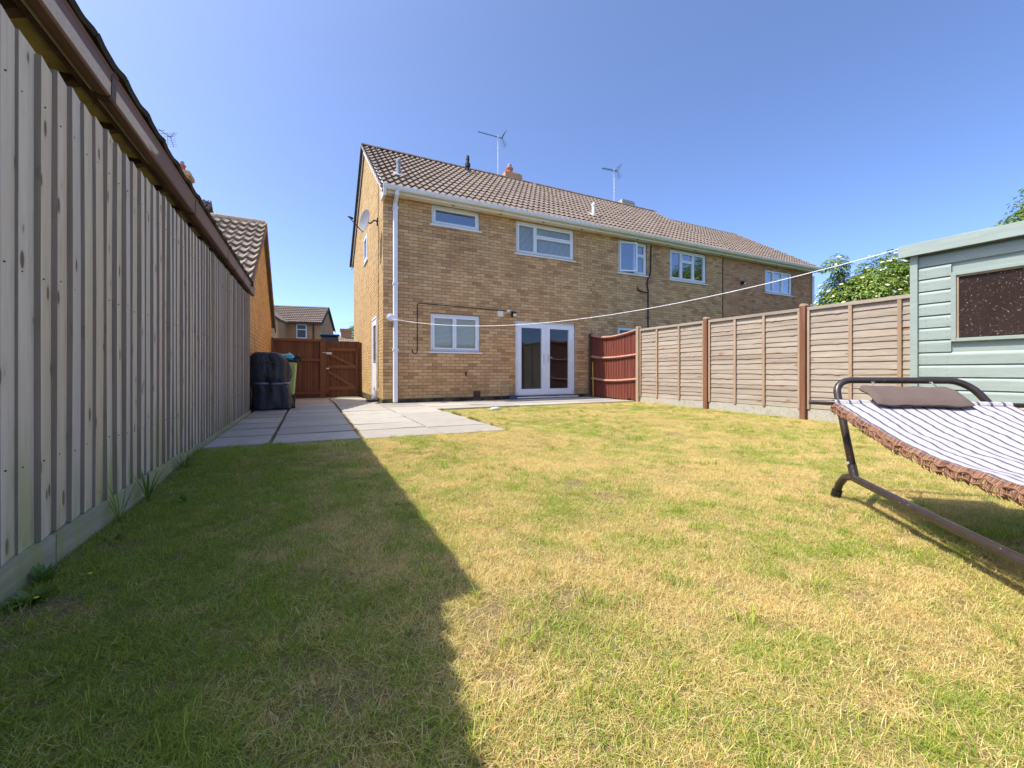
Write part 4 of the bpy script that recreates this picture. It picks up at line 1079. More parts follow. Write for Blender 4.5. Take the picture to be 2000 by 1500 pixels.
# ------------------------------------------------------------------ far houses beyond the gate
def far_house(name, label, origin, yaw, L_, Dp, ze, zr, win=(), tile=TILE_P, mat='buff_brick', tiles=True, rows=9):
    """origin = the near right corner of the front wall; the front runs to the left of it"""
    R_ = Matrix.Rotation(yaw, 3, 'Z')
    t = empty(name, origin, label, 'house')
    O = Vector(origin); u = R_ @ Vector((1, 0, 0)); v = R_ @ Vector((0, 1, 0)); z = Vector((0, 0, 1))
    p = lambda a, b, c: O + u * a + v * b + z * c
    m_ = MB(); m_.hexa([p(-L_, 0, 0), p(0, 0, 0), p(0, Dp, 0), p(-L_, Dp, 0), p(-L_, 0, ze), p(0, 0, ze), p(0, Dp, ze), p(-L_, Dp, ze)])
    m_.poly([p(0, 0, ze), p(0, Dp, ze), p(0, Dp / 2, zr)]); m_.poly([p(-L_, 0, ze), p(-L_, Dp / 2, zr), p(-L_, Dp, ze)])
    m_.build('wall', mat, t)
    m_ = MB(); slab_poly(m_, [p(-L_ - .1, -0.25, ze - 0.1), p(0.15, -0.25, ze - 0.1), p(0.15, Dp / 2, zr + 0.05), p(-L_ - .1, Dp / 2, zr + 0.05)], 0.08)
    slab_poly(m_, [p(-L_ - .1, Dp / 2, zr + 0.05), p(0.15, Dp / 2, zr + 0.05), p(0.15, Dp + 0.25, ze - 0.1), p(-L_ - .1, Dp + 0.25, ze - 0.1)], 0.08)
    ro = m_.build('roof', 'roof_tile', t)
    if tiles:
        upv = (p(0, Dp / 2, zr + 0.07) - p(0, -0.25, ze - 0.08)); rr = upv.length / rows
        tile_field(tile, ro, p(-L_ - 0.1, -0.27, ze - 0.07), u, upv, int((L_ + 0.25) / 0.33), rows, rh=rr, as_parts=False)
    Wf = Wall(O, u, -v)
    m_ = MB(); wbox(m_, Wf, -L_, 0.1, 0.2, 0.3, ze - 0.22, ze - 0.08); m_.build('gutter', 'dark_timber', t)
    m_ = MB(); a, b = p(0.16, -0.25, ze - 0.1), p(0.16, Dp / 2, zr + 0.06); c = p(0.16, Dp + 0.25, ze - 0.1)
    for q, r_ in ((a, b), (b, c)):
        m_.quad(q - z * 0.28, r_ - z * 0.28, r_, q); m_.quad(q, r_, r_ - z * 0.28 - u * 0.03, q - z * 0.28 - u * 0.03)
    m_.build('bargeboard', 'dark_timber', t)
    for (a, b, c, d) in win:
        f = MB()
        wbox(f, Wf, a, b, 0, 0.05, c, c + 0.08); wbox(f, Wf, a, b, 0, 0.05, d - 0.08, d); wbox(f, Wf, a, a + 0.08, 0, 0.05, c + 0.08, d - 0.08); wbox(f, Wf, b - 0.08, b, 0, 0.05, c + 0.08, d - 0.08)
        wbox(f, Wf, a + 0.08, b - 0.08, 0, 0.05, c + (d - c) * 0.6, c + (d - c) * 0.6 + 0.07)
        fo = f.build('window', 'upvc_white', t)
        g = MB(); wbox(g, Wf, a + 0.07, b - 0.07, 0.0, 0.012, c + 0.07, d - 0.07); g.build('pane', 'dark_pane', fo)
    return t, p, u, v
simple('dark_pane', (0.07, 0.09, 0.11), 0.08, 0.1, 3, bmp=0)
t5, p5, u5, v5 = far_house('brick_house', 'distant brick house with one small white window seen above the side gate', (0.85, 38.2, 0), -0.21, 9.0, 6.2, 4.95, 6.6, win=[(-1.85, -1.05, 3.55, 4.72)], rows=9, mat='red_buff_brick')
# its front wing, gable towards us
m_ = MB()
def wing(m_):
    a, b, d0 = -7.0, -2.55, -2.5; ze = 4.9; top = 6.45
    m_.hexa([p5(a, d0, 0), p5(b, d0, 0), p5(b, 0, 0), p5(a, 0, 0), p5(a, d0, ze), p5(b, d0, ze), p5(b, 0, ze), p5(a, 0, ze)])
    m_.poly([p5(a, d0, ze), p5(b, d0, ze), p5((a + b) / 2, d0, top)])
wing(m_); m_.build('front_wing', 'red_buff_brick', t5)
m_ = MB()
slab_poly(m_, [p5(-4.78, -2.65, 6.6), p5(-4.78, 3, 6.6), p5(-2.35, 3, 4.8), p5(-2.35, -2.65, 4.8)], 0.1); slab_poly(m_, [p5(-4.78, -2.65, 6.6), p5(-4.78, 3, 6.6), p5(-7.2, 3, 4.8), p5(-7.2, -2.65, 4.8)], 0.1)
m_.build('wing_roof', 'roof_tile', t5)
m_ = MB(); m_.quad(p5(-2.35, -2.67, 4.58), p5(-4.78, -2.67, 6.38), p5(-4.78, -2.67, 6.61), p5(-2.35, -2.67, 4.81)); m_.build('wing_bargeboard', 'dark_timber', t5)
m_ = MB(); m_.tube([p5(-0.55, -0.08, 4.8), p5(-0.55, -0.08, 0)], 0.06, 6); m_.build('drainpipe', 'dark_timber', t5)
far_house('brick_house', 'furthest low tiled roof with a brick chimney beyond the side gate', (6.2, 52, 0), -0.15, 4.0, 7, 3.4, 5.2, tiles=True, rows=8)
t7, p7, u7, v7 = far_house('brick_bungalow', 'low pale tiled roof just showing between the side gate and house corner', (5.0, 44, 0), 0.0, 4.4, 5, 2.9, 4.35, tiles=True, rows=8)
m_ = MB(); a = Vector((3.35, 46.6, 0)); m_.box(2.95, 3.95, 46.2, 47.0, 3, 5.0); m_.box(2.85, 4.05, 46.1, 47.1, 5.0, 5.25); m_.build('chimney', 'red_buff_brick', t7)
# dark tank standing beyond the gate
t = empty('water_tank', (0.49, 14.75, 0), 'dark blue flat-topped tank showing over the top of the side gate', 'tank')
m_ = MB(); m_.box(0.33, 0.86, 14.5, 15.0, -0.06, 1.93); m_.build('body', 'navy_plastic', t, bevel=0.06)
m_ = MB(); m_.box(0.30, 0.89, 14.47, 15.03, 1.93, 1.99); m_.build('lid', 'navy_plastic', t, bevel=0.02)

# ------------------------------------------------------------------ side fence and gate
GYs = 13.86
sf = empty('side_fence_panel', (-0.3, GYs, 0), 'brown boarded panel beside the gate, between bungalow and gate post', 'fence')
x = -0.94; k = 0
while x < 0.30:
    m_ = MB(); wd = 0.1128; m_.box(x, x + wd, GYs, GYs + 0.02, -0.02, 1.70 + ru(-.006, .006)); m_.build('board', 'gate_wood', sf); x += 0.113
for zz in (0.10, 1.10, 1.69):
    m_ = MB(); m_.box(-0.94, 0.32, GYs - 0.045, GYs - 0.002, zz, zz + 0.07); m_.build('rail', 'gate_rail', sf)
m_ = MB(); m_.box(0.304, 0.447, GYs - 0.06, GYs + 0.04, -0.08, 1.79); m_.build('post', 'gate_rail', sf)
m_ = MB(); m_.box(-0.985, -0.945, GYs - 0.05, GYs + 0.03, -0.05, 1.78); m_.build('post', 'gate_wood', sf)
gt = empty('side_gate', (0.95, GYs, 0), 'brown ledged and braced timber gate between the post and the house', 'gate')
x = 0.45
while x < 1.42:
    m_ = MB(); m_.box(x, x + 0.1085, GYs + 0.012, GYs + 0.032, 0.0, 1.73 + ru(-.004, .004)); m_.build('board', 'gate_wood', gt); x += 0.109
m_ = MB(); m_.box(1.425, 1.497, GYs - 0.05, GYs + 0.04, -0.05, 1.70); m_.build('post', 'gate_wood', gt)
for zz in (0.22, 0.88, 1.42):
    m_ = MB(); m_.box(0.46, 1.40, GYs - 0.025, GYs + 0.008, zz, zz + 0.105); m_.build('ledge', 'gate_rail', gt)
for (a, b, c, d) in ((0.49, 0.86, 1.30, 0.33), (0.49, 1.41, 1.30, 0.99)):
    m_ = MB(); ww = 0.10
    m_.hexa([(a, GYs - 0.02, b - ww), (a, GYs + 0.006, b - ww), (c, GYs + 0.006, d - ww), (c, GYs - 0.02, d - ww), (a, GYs - 0.02, b), (a, GYs + 0.006, b), (c, GYs + 0.006, d), (c, GYs - 0.02, d)])
    m_.build('brace', 'gate_rail', gt)
for xx in (0.45, 1.31):
    m_ = MB(); m_.box(xx, xx + 0.085, GYs - 0.03, GYs - 0.0255, 0.1, 1.66); m_.build('stile', 'gate_wood', gt)
m_ = MB(); m_.tube([(0.36, GYs - 0.07, 1.36), (0.60, GYs - 0.05, 1.345)], 0.011, 8); m_.box(0.47, 0.62, GYs - 0.05, GYs - 0.032, 1.31, 1.38); m_.build('bolt', 'galvanised', gt)
m_ = MB(); m_.box(0.46, 0.55, GYs - 0.045, GYs - 0.03, 0.86, 0.90); m_.tube([(0.5, GYs - 0.045, 0.88), (0.5, GYs - 0.075, 0.88)], 0.018, 10); m_.build('latch', 'galvanised', gt)

# ------------------------------------------------------------------ covered barbecue and bin
bq = empty('covered_barbecue', (-0.66, 9.0, 0.07), 'barbecue under a black fabric cover at the end of the left fence', 'barbecue')
def loft(sections, n=40, fold=0.0, seed=0.0):
    """sections: (z, cx, cy, hw, hd, power)"""
    m_ = MB(); base = 0
    for (z, cx, cy, hw, hd, pw) in sections:
        for j in range(n):
            a = 2 * PI * j / n; c_, s_ = math.cos(a), math.sin(a)
            r = (abs(c_) ** pw + abs(s_) ** pw) ** (-1 / pw)
            f = 1 + fold * 0.20 * math.sin(a * 8 + 2.5 * noise.noise(Vector((z * 2, c_, s_)))) * (1 - sm(0.35, 0.62, z)) + fold * noise.noise(Vector((c_ * 2.2, s_ * 2.2, z * 3.5 + seed))) + fold * 0.5 * noise.noise(Vector((c_ * 6, s_ * 6, z * 2 + seed)))
            m_.v.append((cx + hw * r * c_ * f, cy + hd * r * s_ * f, z + fold * 0.08 * noise.noise(Vector((c_ * 3, s_ * 3, z * 5)))))
    for k in range(len(sections) - 1):
        for j in range(n):
            a = k * n + j; b = k * n + (j + 1) % n; m_.f.append((a, b, b + n, a + n)); m_.t.append(0.5)
    m_.f.append(tuple(reversed(range(n)))); m_.t.append(0.5); e = (len(sections) - 1) * n; m_.f.append(tuple(range(e, e + n))); m_.t.append(0.5)
    return m_
cx, cy = -0.645, 9.02
sec = [(0.075, 0.335, .29, 4), (0.11, 0.33, .29, 4), (0.2, .318, .28, 4), (0.33, .306, .275, 4), (0.46, .30, .27, 4), (0.54, .298, .268, 4), (0.565, .288, .26, 4), (0.60, .302, .27, 4), (0.66, .322, .285, 4), (0.74, .335, .29, 3.4), (0.82, .335, .29, 3.4), (0.90, .322, .285, 3.4), (0.96, .312, .29, 4.5), (1.03, .285, .28, 4.5), (1.10, .235, .26, 4.5), (1.13, .20, .235, 4.5), (1.142, .15, .19, 4)]
m_ = loft([(z, cx + (0.02 if z < 0.5 else -0.02) - max(0, z - 0.9) * 0.22, cy, a, b, p) for z, a, b, p in sec], 72, 0.17)
m_.build('cover', 'black_cover', bq, smooth=True)
m_ = loft([(0.545, cx + 0.03, cy - 0.015, .298, .268, 4), (0.578, cx + 0.03, cy - 0.015, .292, .264, 4)], 72, 0.17)
st = m_.build('strap', 'strap_grey' if 'strap_grey' in M else simple('strap_grey', (0.16, 0.15, 0.24), 0.4), bq, smooth=True)
m_ = MB(); m_.tube([(cx - 0.06, 8.735, 0.935), (cx - 0.03, 8.715, 0.95), (cx + 0.08, 8.715, 0.95), (cx + 0.11, 8.735, 0.935)], 0.012, 6); m_.build('cover_handle', 'black_cover', bq)
bn = empty('wheelie_bin', (-0.5, 9.8, 0.07), 'lime green wheelie bin half hidden behind the covered barbecue', 'bin')
m_ = MB(); m_.hexa([(-0.74, 9.55, 0.30), (-0.28, 9.55, 0.30), (-0.28, 10.02, 0.30), (-0.74, 10.02, 0.30), (-0.78, 9.5, 0.98), (-0.235, 9.5, 0.98), (-0.235, 10.08, 0.98), (-0.78, 10.08, 0.98)])
m_.build('body', 'lime_plastic', bn, bevel=0.03)
m_ = MB(); m_.box(-0.8, -0.20, 9.48, 10.12, 0.985, 1.03); m_.build('lid', 'black_plastic', bn, bevel=0.015)
m_ = MB(); m_.box(-0.7, -0.33, 9.6, 10.0, 0.07, 0.298); m_.tube([(-0.72, 9.95, 0.17), (-0.27, 9.95, 0.17)], 0.1, 14); m_.build('wheel', 'black_plastic', bn)
def crumple(name, c, r, mat, label, cat, seed, sq=(1, 1, 0.5)):
    m_ = MB(); n, k = 16, 9
    for i in range(k + 1):
        th = PI * i / k
        for j in range(n):
            ph = 2 * PI * j / n; d = Vector((math.sin(th) * math.cos(ph), math.sin(th) * math.sin(ph), math.cos(th)))
            f = r * (1 + 0.55 * noise.noise(d * 2.4 + Vector((seed, 0, 0))) + 0.3 * noise.noise(d * 6 + Vector((seed, 3, 0))))
            m_.v.append((c[0] + d.x * f * sq[0], c[1] + d.y * f * sq[1], c[2] + d.z * f * sq[2]))
    for i in range(k):
        for j in range(n):
            a = i * n + j; b = i * n + (j + 1) % n; m_.f.append((a, a + n, b + n, b)); m_.t.append(rnd())
    return tag(m_.build(name, mat), label, cat)
crumple('plastic_bag', (-0.42, 9.62, 1.085), 0.11, 'teal_bag', 'crumpled teal plastic bag lying on the green bin', 'bag', 1.3, (1.3, 1, 0.55))
crumple('refuse_sack', (-0.22, 9.7, 1.05), 0.085, 'black_cover', 'small dark sack hanging over the edge of the green bin', 'bag', 5.3, (1, 1, 0.9))

# ------------------------------------------------------------------ right-hand lap fence
RX = 7.2
rfence = empty('lap_fence', (RX, 4.5, 0), 'pale weathered overlap fence panels between brown posts along the right side', 'fence')
def lap_mesh(seed, ln, hgt=0.128):
    m_ = MB(); n = 26; random.seed(seed)
    kn = [(ru(0, ln), ru(0.003, 0.015)) for _ in range(4)]
    def low(y):
        v = 0.007 * noise.noise(Vector((y * 2.3, seed * 3.1, 0)))
        for c, a in kn: v -= a * math.exp(-((y - c) / 0.035) ** 2) * 0.6
        return v
    rows_ = []
    for i in range(n + 1):
        y = -ln * i / n; lo = low(-y); bw = 0.005 * noise.noise(Vector((y * 2, seed, 5)))
        kx_ = sum(a * math.exp(-((-y - c) / 0.03) ** 2) for c, a in kn) * 0.35
        # facing -x : outer lower edge stands proud of the upper edge
        rows_.append([(-0.026 + bw - kx_, y, lo), (-0.0185 + bw - kx_ * 0.4, y, lo + hgt * 0.5), (-0.010, y, lo * 0.2 + hgt), (-0.003, y, lo * 0.2 + hgt), (-0.017 + bw, y, lo)])
    for r_ in rows_: m_.v += r_
    for i in range(n):
        for s_ in range(5):
            a = i * 5 + s_; b = i * 5 + (s_ + 1) % 5; m_.f.append((a, b, b + 5, a + 5)); m_.t.append(0.4)
    m_.f.append((4, 3, 2, 1, 0)); m_.t.append(.4); m_.f.append(tuple(n * 5 + s_ for s_ in range(5))); m_.t.append(.4)
    return m_.mesh('board', M['lap_board'])
posts_y = [7.63, 5.72, 3.90, 2.02, 0.14]
lm = {}
for pi in range(len(posts_y) - 1):
    ya, yb = posts_y[pi] - 0.055, posts_y[pi + 1] + 0.055
    zb, zt_ = 0.19, 1.80; ln = ya - yb
    rr = 17; ph = (zt_ - 0.05 - zb) / rr
    for r_ in range(rr):
        s_ = random.randint(0, 9) if False else (r_ * 7 + pi * 3) % 10
        key = (s_, round(ln, 2))
        if key not in lm: lm[key] = lap_mesh(s_, ln)
        inst('board', lm[key], rfence, Matrix.Translation((RX, ya, zb + r_ * ph + 0.01 * math.sin(r_ * 2.3 + pi))) @ Matrix.Rotation(0.0025 * math.sin(r_ * 5.1 + pi * 2), 4, 'X'))
    random.seed(100 + pi)
    for fr_, wd in ((0.0, 0.035), (0.30 if pi == 0 else 0.33, 0.022), (0.65, 0.022), (1.0, 0.035)):
        yc = ya - ln * fr_; yy0, yy1 = (yc - wd, yc) if fr_ == 0 else ((yc, yc + wd) if fr_ == 1 else (yc - wd, yc + wd))
        m_ = MB(); m_.box(RX - 0.052, RX - 0.031, yy0, yy1, zb - 0.005, zt_ - 0.04 + ru(-.003, .003)); m_.build('batten', 'lap_batten', rfence)
        m_ = MB(); m_.box(RX + 0.002, RX + 0.02, yy0, yy1, zb - 0.005, zt_ - 0.04); m_.build('batten', 'lap_batten', rfence)
    m_ = MB(); m_.box(RX - 0.054, RX + 0.02, yb, ya, zt_ - 0.038, zt_ + 0.012); m_.build('top_rail', 'lap_board', rfence)
    m_ = MB(); m_.box(RX - 0.03, RX + 0.02, yb, ya, -0.05, zb - 0.008); m_.build('gravel_board', 'concrete', rfence)
for k, yy in enumerate(posts_y):
    m_ = MB(); h_ = 1.885
    hw = 0.05; x0, x1, y0, y1 = RX - 0.085, RX + 0.02, yy - 0.045, yy + 0.045
    m_.box(x0, x1, y0, y1, -0.1, h_ - 0.05)
    m_.build('post', 'stained_post' if k else 'lap_batten', rfence, bevel=0.008)
    m_ = MB(); N_ = 6
    pr = [(y0 + (y1 - y0) * (0.5 - 0.5 * math.cos(PI * i / N_)), h_ - 0.05 + 0.045 * math.sin(PI * i / N_)) for i in range(N_ + 1)]
    i0 = len(m_.v); 
    for xx in (x0 - 0.001, x1 + 0.001): m_.v += [(xx, a, b) for a, b in pr]
    n = N_ + 1
    for i in range(n):
        j = (i + 1) % n; m_.f.append((i, j, j + n, i + n)); m_.t.append(.5)
    m_.f.append(tuple(range(n))[::-1]); m_.t.append(.5); m_.f.append(tuple(range(n, 2 * n))); m_.t.append(.5)
    m_.build('post_top', 'lap_batten', rfence)

# bowed red-brown panel next to the house
rp = empty('bowed_fence_panel', (7.2, 8.6, 0), 'red-brown stained board fence bowed and sagging next to the house wall', 'fence')
def bow(y): q = (y - 7.70) / (9.5 - 7.70); return math.sin(PI * max(0, min(1, q)))
y = 7.70
while y < 9.50:
    b_ = bow(y + 0.05); x = RX - 0.10 * b_ ; z1 = 1.83 - 0.11 * b_ + ru(-.006, .006)
    x2 = RX - 0.10 * bow(y + 0.14)
    m_ = MB(); z0 = 0.10 + ru(-.02, .02)
    m_.hexa([(x, y, z0), (x2 + 0.012, y + 0.098, z0), (x2 + 0.022, y + 0.098, z0), (x + 0.022, y, z0), (x, y, z1), (x2 + 0.012, y + 0.098, z1), (x2 + 0.022, y + 0.098, z1), (x + 0.022, y, z1)][::1])
    m_.build('board', 'red_board', rp); y += 0.097
for zz, mt in ((0.60, 'rail_pink'), (1.20, 'rail_pink'), (1.80, 'rail_pink')):
    m_ = MB(); prev = None; n = 12; sag = 0.055 if zz < 1.5 else 0.11
    for i in range(n + 1):
        yy = 7.70 + (9.5 - 7.70) * i / n; b_ = bow(yy); xx = RX - 0.10 * b_ - 0.002; z = zz - sag * b_
        ring = [(xx - 0.055, yy, z - 0.005), (xx, yy, z + 0.035), (xx, yy, z - 0.035)]
        i0 = len(m_.v); m_.v += ring
        if prev is not None:
            for s_ in range(3):
                a, b = prev + s_, prev + (s_ + 1) % 3; m_.f.append((a, i0 + s_, i0 + (s_ + 1) % 3, b)); m_.t.append(.5)
        prev = i0
    m_.build('rail', mt, rp)
m_ = MB(); m_.box(RX - 0.06, RX + 0.03, 9.50, 9.585, 0.05, 1.86); m_.build('post', 'dark_timber', rp)
m_ = MB(); m_.tube([(7.10, 9.32, 0.08), (7.13, 9.38, 1.05)], 0.011, 6)
tag(m_.build('garden_cane', 'cane_yellow'), 'thin yellow cane leaning in the corner by the bowed red panel', 'cane')

# ------------------------------------------------------------------ shed
SX = 5.28
shed = empty('garden_shed', (6.2, 0.55, 0), 'sage green painted timber shed with one dusty window', 'shed')
SY1, SY0 = 1.88, -0.9
wy0, wy1, wz0, wz1 = 0.15, 1.585, 1.085, 1.655
m_ = MB(); Ws = Wall((SX + 0.02, 0, 0), (0, 1, 0), (-1, 0, 0)); wall_sheet(m_, Ws, SY0, SY1, 0, 1.95, [(wy0, wy1, wz0, wz1)], 0, 0.03)
m_.box(SX + 0.06, 7.05, SY1 - 0.03, SY1, 0, 1.92); m_.box(SX + 0.06, 7.05, SY0, SY0 + 0.03, 0, 1.92); m_.box(7.0, 7.05, SY0, SY1, 0, 1.92)
m_.build('wall', 'sage_paint', shed)
zt_ = 1.895; ph = 0.1165; k = 0; z = zt_ - ph
while z > -0.1:
    zz0, zz1 = max(0.02, z), z + ph - 0.002
    spans = [(SY0, SY1 - 0.035)]
    if zz1 > wz0 - 0.03 and zz0 < wz1 + 0.03:
        spans = [(SY0, wy0 - 0.04), (wy1 + 0.035, SY1 - 0.035)]
    for a, b in spans:
        m_ = MB(); x = SX - ru(0, 0.0015)
        # shiplap: flat face, scooped top edge
        pr = [(x + 0.015, zz0), (x, zz0 + 0.003), (x, zz1 - 0.030), (x + 0.003, zz1 - 0.018), (x + 0.009, zz1 - 0.008), (x + 0.015, zz1)]
        i0 = 0; n = len(pr)
        for yy in (a, b): m_.v += [(p, yy, q) for p, q in pr]
        for i in range(n):
            j = (i + 1) % n; m_.f.append((j, i, i + n, j + n)); m_.t.append(.5)
        m_.f.append(tuple(range(n))); m_.t.append(.5); m_.f.append(tuple(reversed(range(n, 2 * n)))); m_.t.append(.5)
        m_.build('board', 'sage_paint', shed)
    z -= ph
m_ = MB()
z = zt_ - ph
while z > 0.05:
    for yy in (SY1 - 0.09, wy1 + 0.06, wy1 - 0.7):
        if yy < wy1 and wz0 - 0.05 < z + 0.04 < wz1 + 0.05: continue
        for dz in (0.022, 0.07): m_.tube([(SX - 0.0035, yy + ru(-.006, .006), z + dz), (SX + 0.004, yy, z + dz)], 0.0035, 6)
    z -= ph
o = m_.build('nail_heads', 'lap_batten', shed); o['kind'] = 'stuff'
m_ = MB(); m_.box(SX - 0.022, SX + 0.03, SY1 - 0.034, SY1 + 0.022, 0.0, 1.90); m_.build('corner_trim', 'sage_paint', shed, bevel=0.002)
fr = MB(); x0, x1 = SX - 0.014, SX + 0.03
fr.box(x0, x1, wy1, wy1 + 0.034, wz0 - 0.03, wz1 + 0.03); fr.box(x0, x1, wy0 - 0.034, wy0, wz0 - 0.03, wz1 + 0.03); fr.box(x0, x1, wy0, wy1, wz1, wz1 + 0.03); fr.box(x0, x1, wy0, wy1, wz0 - 0.03, wz0)
fo = fr.build('window_frame', 'sage_paint', shed, bevel=0.002)
b_ = MB(); b_.box(SX + 0.0, SX + 0.012, wy1 - 0.014, wy1 - 0.001, wz0 + 0.001, wz1 - 0.001); b_.box(SX + 0.0, SX + 0.012, wy0, wy1 - 0.014, wz1 - 0.014, wz1 - 0.001); b_.build('glazing_bead', 'lap_batten', fo)
b_ = MB(); b_.box(SX + 0.013, SX + 0.017, wy0, wy1, wz0, wz1); b_.build('pane', 'shed_glass', fo)
# pent roof
m_ = MB(); slab_poly(m_, [(SX - 0.05, SY0 - 0.05, 2.005), (SX - 0.05, SY1 + 0.07, 2.005), (7.15, SY1 + 0.07, 1.95), (7.15, SY0 - 0.05, 1.95)], 0.02); m_.build('roof', 'dark_roof_tile', shed)
m_ = MB(); m_.box(SX - 0.072, SX - 0.05, SY0 - 0.05, SY1 + 0.092, 1.895, 2.008); m_.build('fascia', 'sage_paint', shed, bevel=0.002)
m_ = MB(); m_.hexa([(SX - 0.049, SY1 + 0.07, 1.90), (7.15, SY1 + 0.07, 1.85), (7.15, SY1 + 0.092, 1.85), (SX - 0.049, SY1 + 0.092, 1.90), (SX - 0.049, SY1 + 0.07, 2.006), (7.15, SY1 + 0.07, 1.955), (7.15, SY1 + 0.092, 1.955), (SX - 0.049, SY1 + 0.092, 2.006)]); m_.build('end_fascia', 'sage_paint', shed)
m_ = MB(); m_.tube([(5.24, 1.99, 1.985), (5.21, 2.02, 1.995), (5.19, 2.05, 1.99), (5.21, 2.04, 1.965)], 0.006, 7)
tag(m_.build('line_hook', 'frame_paint'), 'small dark hook on the shed corner holding the washing line', 'hook')

# ------------------------------------------------------------------ hammock and stand
r_dir = Vector((0.653, 0.758, 0)).normalized(); q_dir = Vector((r_dir.y, -r_dir.x, 0))
T = Vector((2.775, 1.236, 0.172))
ham = empty('hammock_stand', (2.3, 0.2, 0), 'dark brown tubular steel hammock stand on the lawn at the right', 'hammock stand')
LEN = 2.45; WID = 0.66; BASE_W = 0.94
def rail_pts(o, sgn_end):
    pass
def rail_line(off):
    pts = []
    A = T + q_dir * off
    foot = A + r_dir * 0.225; foot.z = 0.02
    pts += [foot, A + r_dir * 0.185 + Vector((0, 0, -0.075)), A + r_dir * 0.12 + Vector((0, 0, -0.018)), A + r_dir * 0.05 + Vector((0, 0, 0.002)), A]
    for i in range(1, 12):
        s = LEN * i / 12; pts.append(A - r_dir * s + Vector((0, 0, -0.022 * math.sin(PI * i / 12))))
    Bq = A - r_dir * LEN
    pts += [Bq, Bq - r_dir * 0.05 + Vector((0, 0, 0.002)), Bq - r_dir * 0.12 + Vector((0, 0, -0.018)), Bq - r_dir * 0.185 + Vector((0, 0, -0.075))]
    f2 = Bq - r_dir * 0.225; f2.z = 0.02; pts.append(f2)
    return pts
for off in (0.0, BASE_W):
    pts = rail_line(off)
    m_ = MB(); m_.tube(pts, 0.0205, 14); ro = m_.build('base_rail', 'frame_paint', ham, smooth=True)
    for e, d in ((pts[0], pts[1]), (pts[-1], pts[-2])):
        m_ = MB(); dd = (d - e).normalized(); m_.tube([e - dd * 0.012, e + dd * 0.035], 0.0265, 14); m_.build('foot_cap', 'black_plastic', ro)
def loop(base, out):
    """upright - rounded top - upright, leaning outwards"""
    pts = []
    lean = out * 0.24; H_ = 0.555
    a0 = base + out * 0.015 + Vector((0, 0, 0.0)); top = base + lean + Vector((0, 0, H_))
    rc = 0.085
    d = (top - a0).normalized()
    pts += [a0, a0.lerp(top, 0.5), top - d * rc]
    for i in range(1, 6):
        a = (PI / 2) * i / 5; pts.append(top - d * rc + d * (rc * math.sin(a)) + q_dir * (rc * (1 - math.cos(a))))
    n0 = len(pts)
    m2 = []
    for p in reversed(pts):
        rel = (p - base).dot(q_dir); fl = max(0, 1 - (p.z - base.z) / H_); m2.append(p + q_dir * (WID - 2 * rel + (BASE_W - WID) * fl))
    pts.append(pts[-1].lerp(m2[0], 0.5)); pts += m2
    return pts
for base, out in ((T, r_dir), (T - r_dir * LEN, -r_dir)):
    m_ = MB(); lp = loop(base, out); m_.tube(lp, 0.0195, 14); lo = m_.build('end_loop', 'frame_paint', ham, smooth=True)
    for k in (0, -1):
        p = lp[k]; p2 = lp[1] if k == 0 else lp[-2]; dd = (p2 - p).normalized()
        m_ = MB(); m_.tube([p, p + dd * 0.075], 0.0225, 14); m_.build('sleeve', 'frame_paint', lo)
        m_ = MB(); c_ = p + dd * 0.09 - q_dir * 0.02 - r_dir * 0.01; m_.tube([c_, c_ - q_dir * 0.006 - r_dir * 0.004], 0.008, 8); m_.build('bolt', 'galvanised', lo)
# hammock bed
hb = empty('hammock', (2.3, 0.4, 0.42), 'cream striped canvas hammock bed with rust brown macrame fringe', 'hammock')
BL = Vector((2.708, 1.316, 0.606)); HL = 2.2; HW = 0.80; ns, nw = 150, 48
def bed(s, v):
    """s 0..HL from the head end, v 0..1 across"""
    f = (s - HL / 2) / (HL / 2)
    z = BL.z - 0.187 * (1 - f * f)
    z -= 0.020 * math.sin(PI * v) * (1 - f * f)
    inset = 0.03 * (1 - f * f)
    vv = v * HW + (inset if v < 0.5 else -inset) * (abs(v - 0.5) * 2)
    p = BL - r_dir * s + q_dir * vv; p.z = z + 0.009 * noise.noise(Vector((s * 2.2, v * 7, 0))) + 0.006 * noise.noise(Vector((s * 9, v * 5, 2))) + 0.0035 * noise.noise(Vector((s * 26, v * 9, 4)))
    return p
me = bpy.data.meshes.new('canvas'); vv_ = []; ff_ = []; uv_ = []
for side in (0, 1):
    b0 = len(vv_)
    for i in range(ns + 1):
        for j in range(nw + 1):
            p = bed(HL * i / ns, j / nw); p.z += 0.002 if side == 0 else -0.004; vv_.append(tuple(p)); uv_.append((j / nw * 15 + 0.15, i / ns))
    for i in range(ns):
        for j in range(nw):
            a = b0 + i * (nw + 1) + j; q = (a, a + 1, a + nw + 2, a + nw + 1); ff_.append(q if side else q[::-1])
me.from_pydata(vv_, [], ff_); me.materials.append(M['striped_canvas'])
ul = me.uv_layers.new(name='UVMap'); idx = np.zeros(len(me.loops), dtype=np.int32); me.loops.foreach_get('vertex_index', idx)
ul.data.foreach_set('uv', np.array(uv_, dtype=np.float32)[idx].ravel())
me.polygons.foreach_set('use_smooth', [True] * len(me.polygons))
o = bpy.data.objects.new('canvas', me); C.objects.link(o); attach(o, hb)
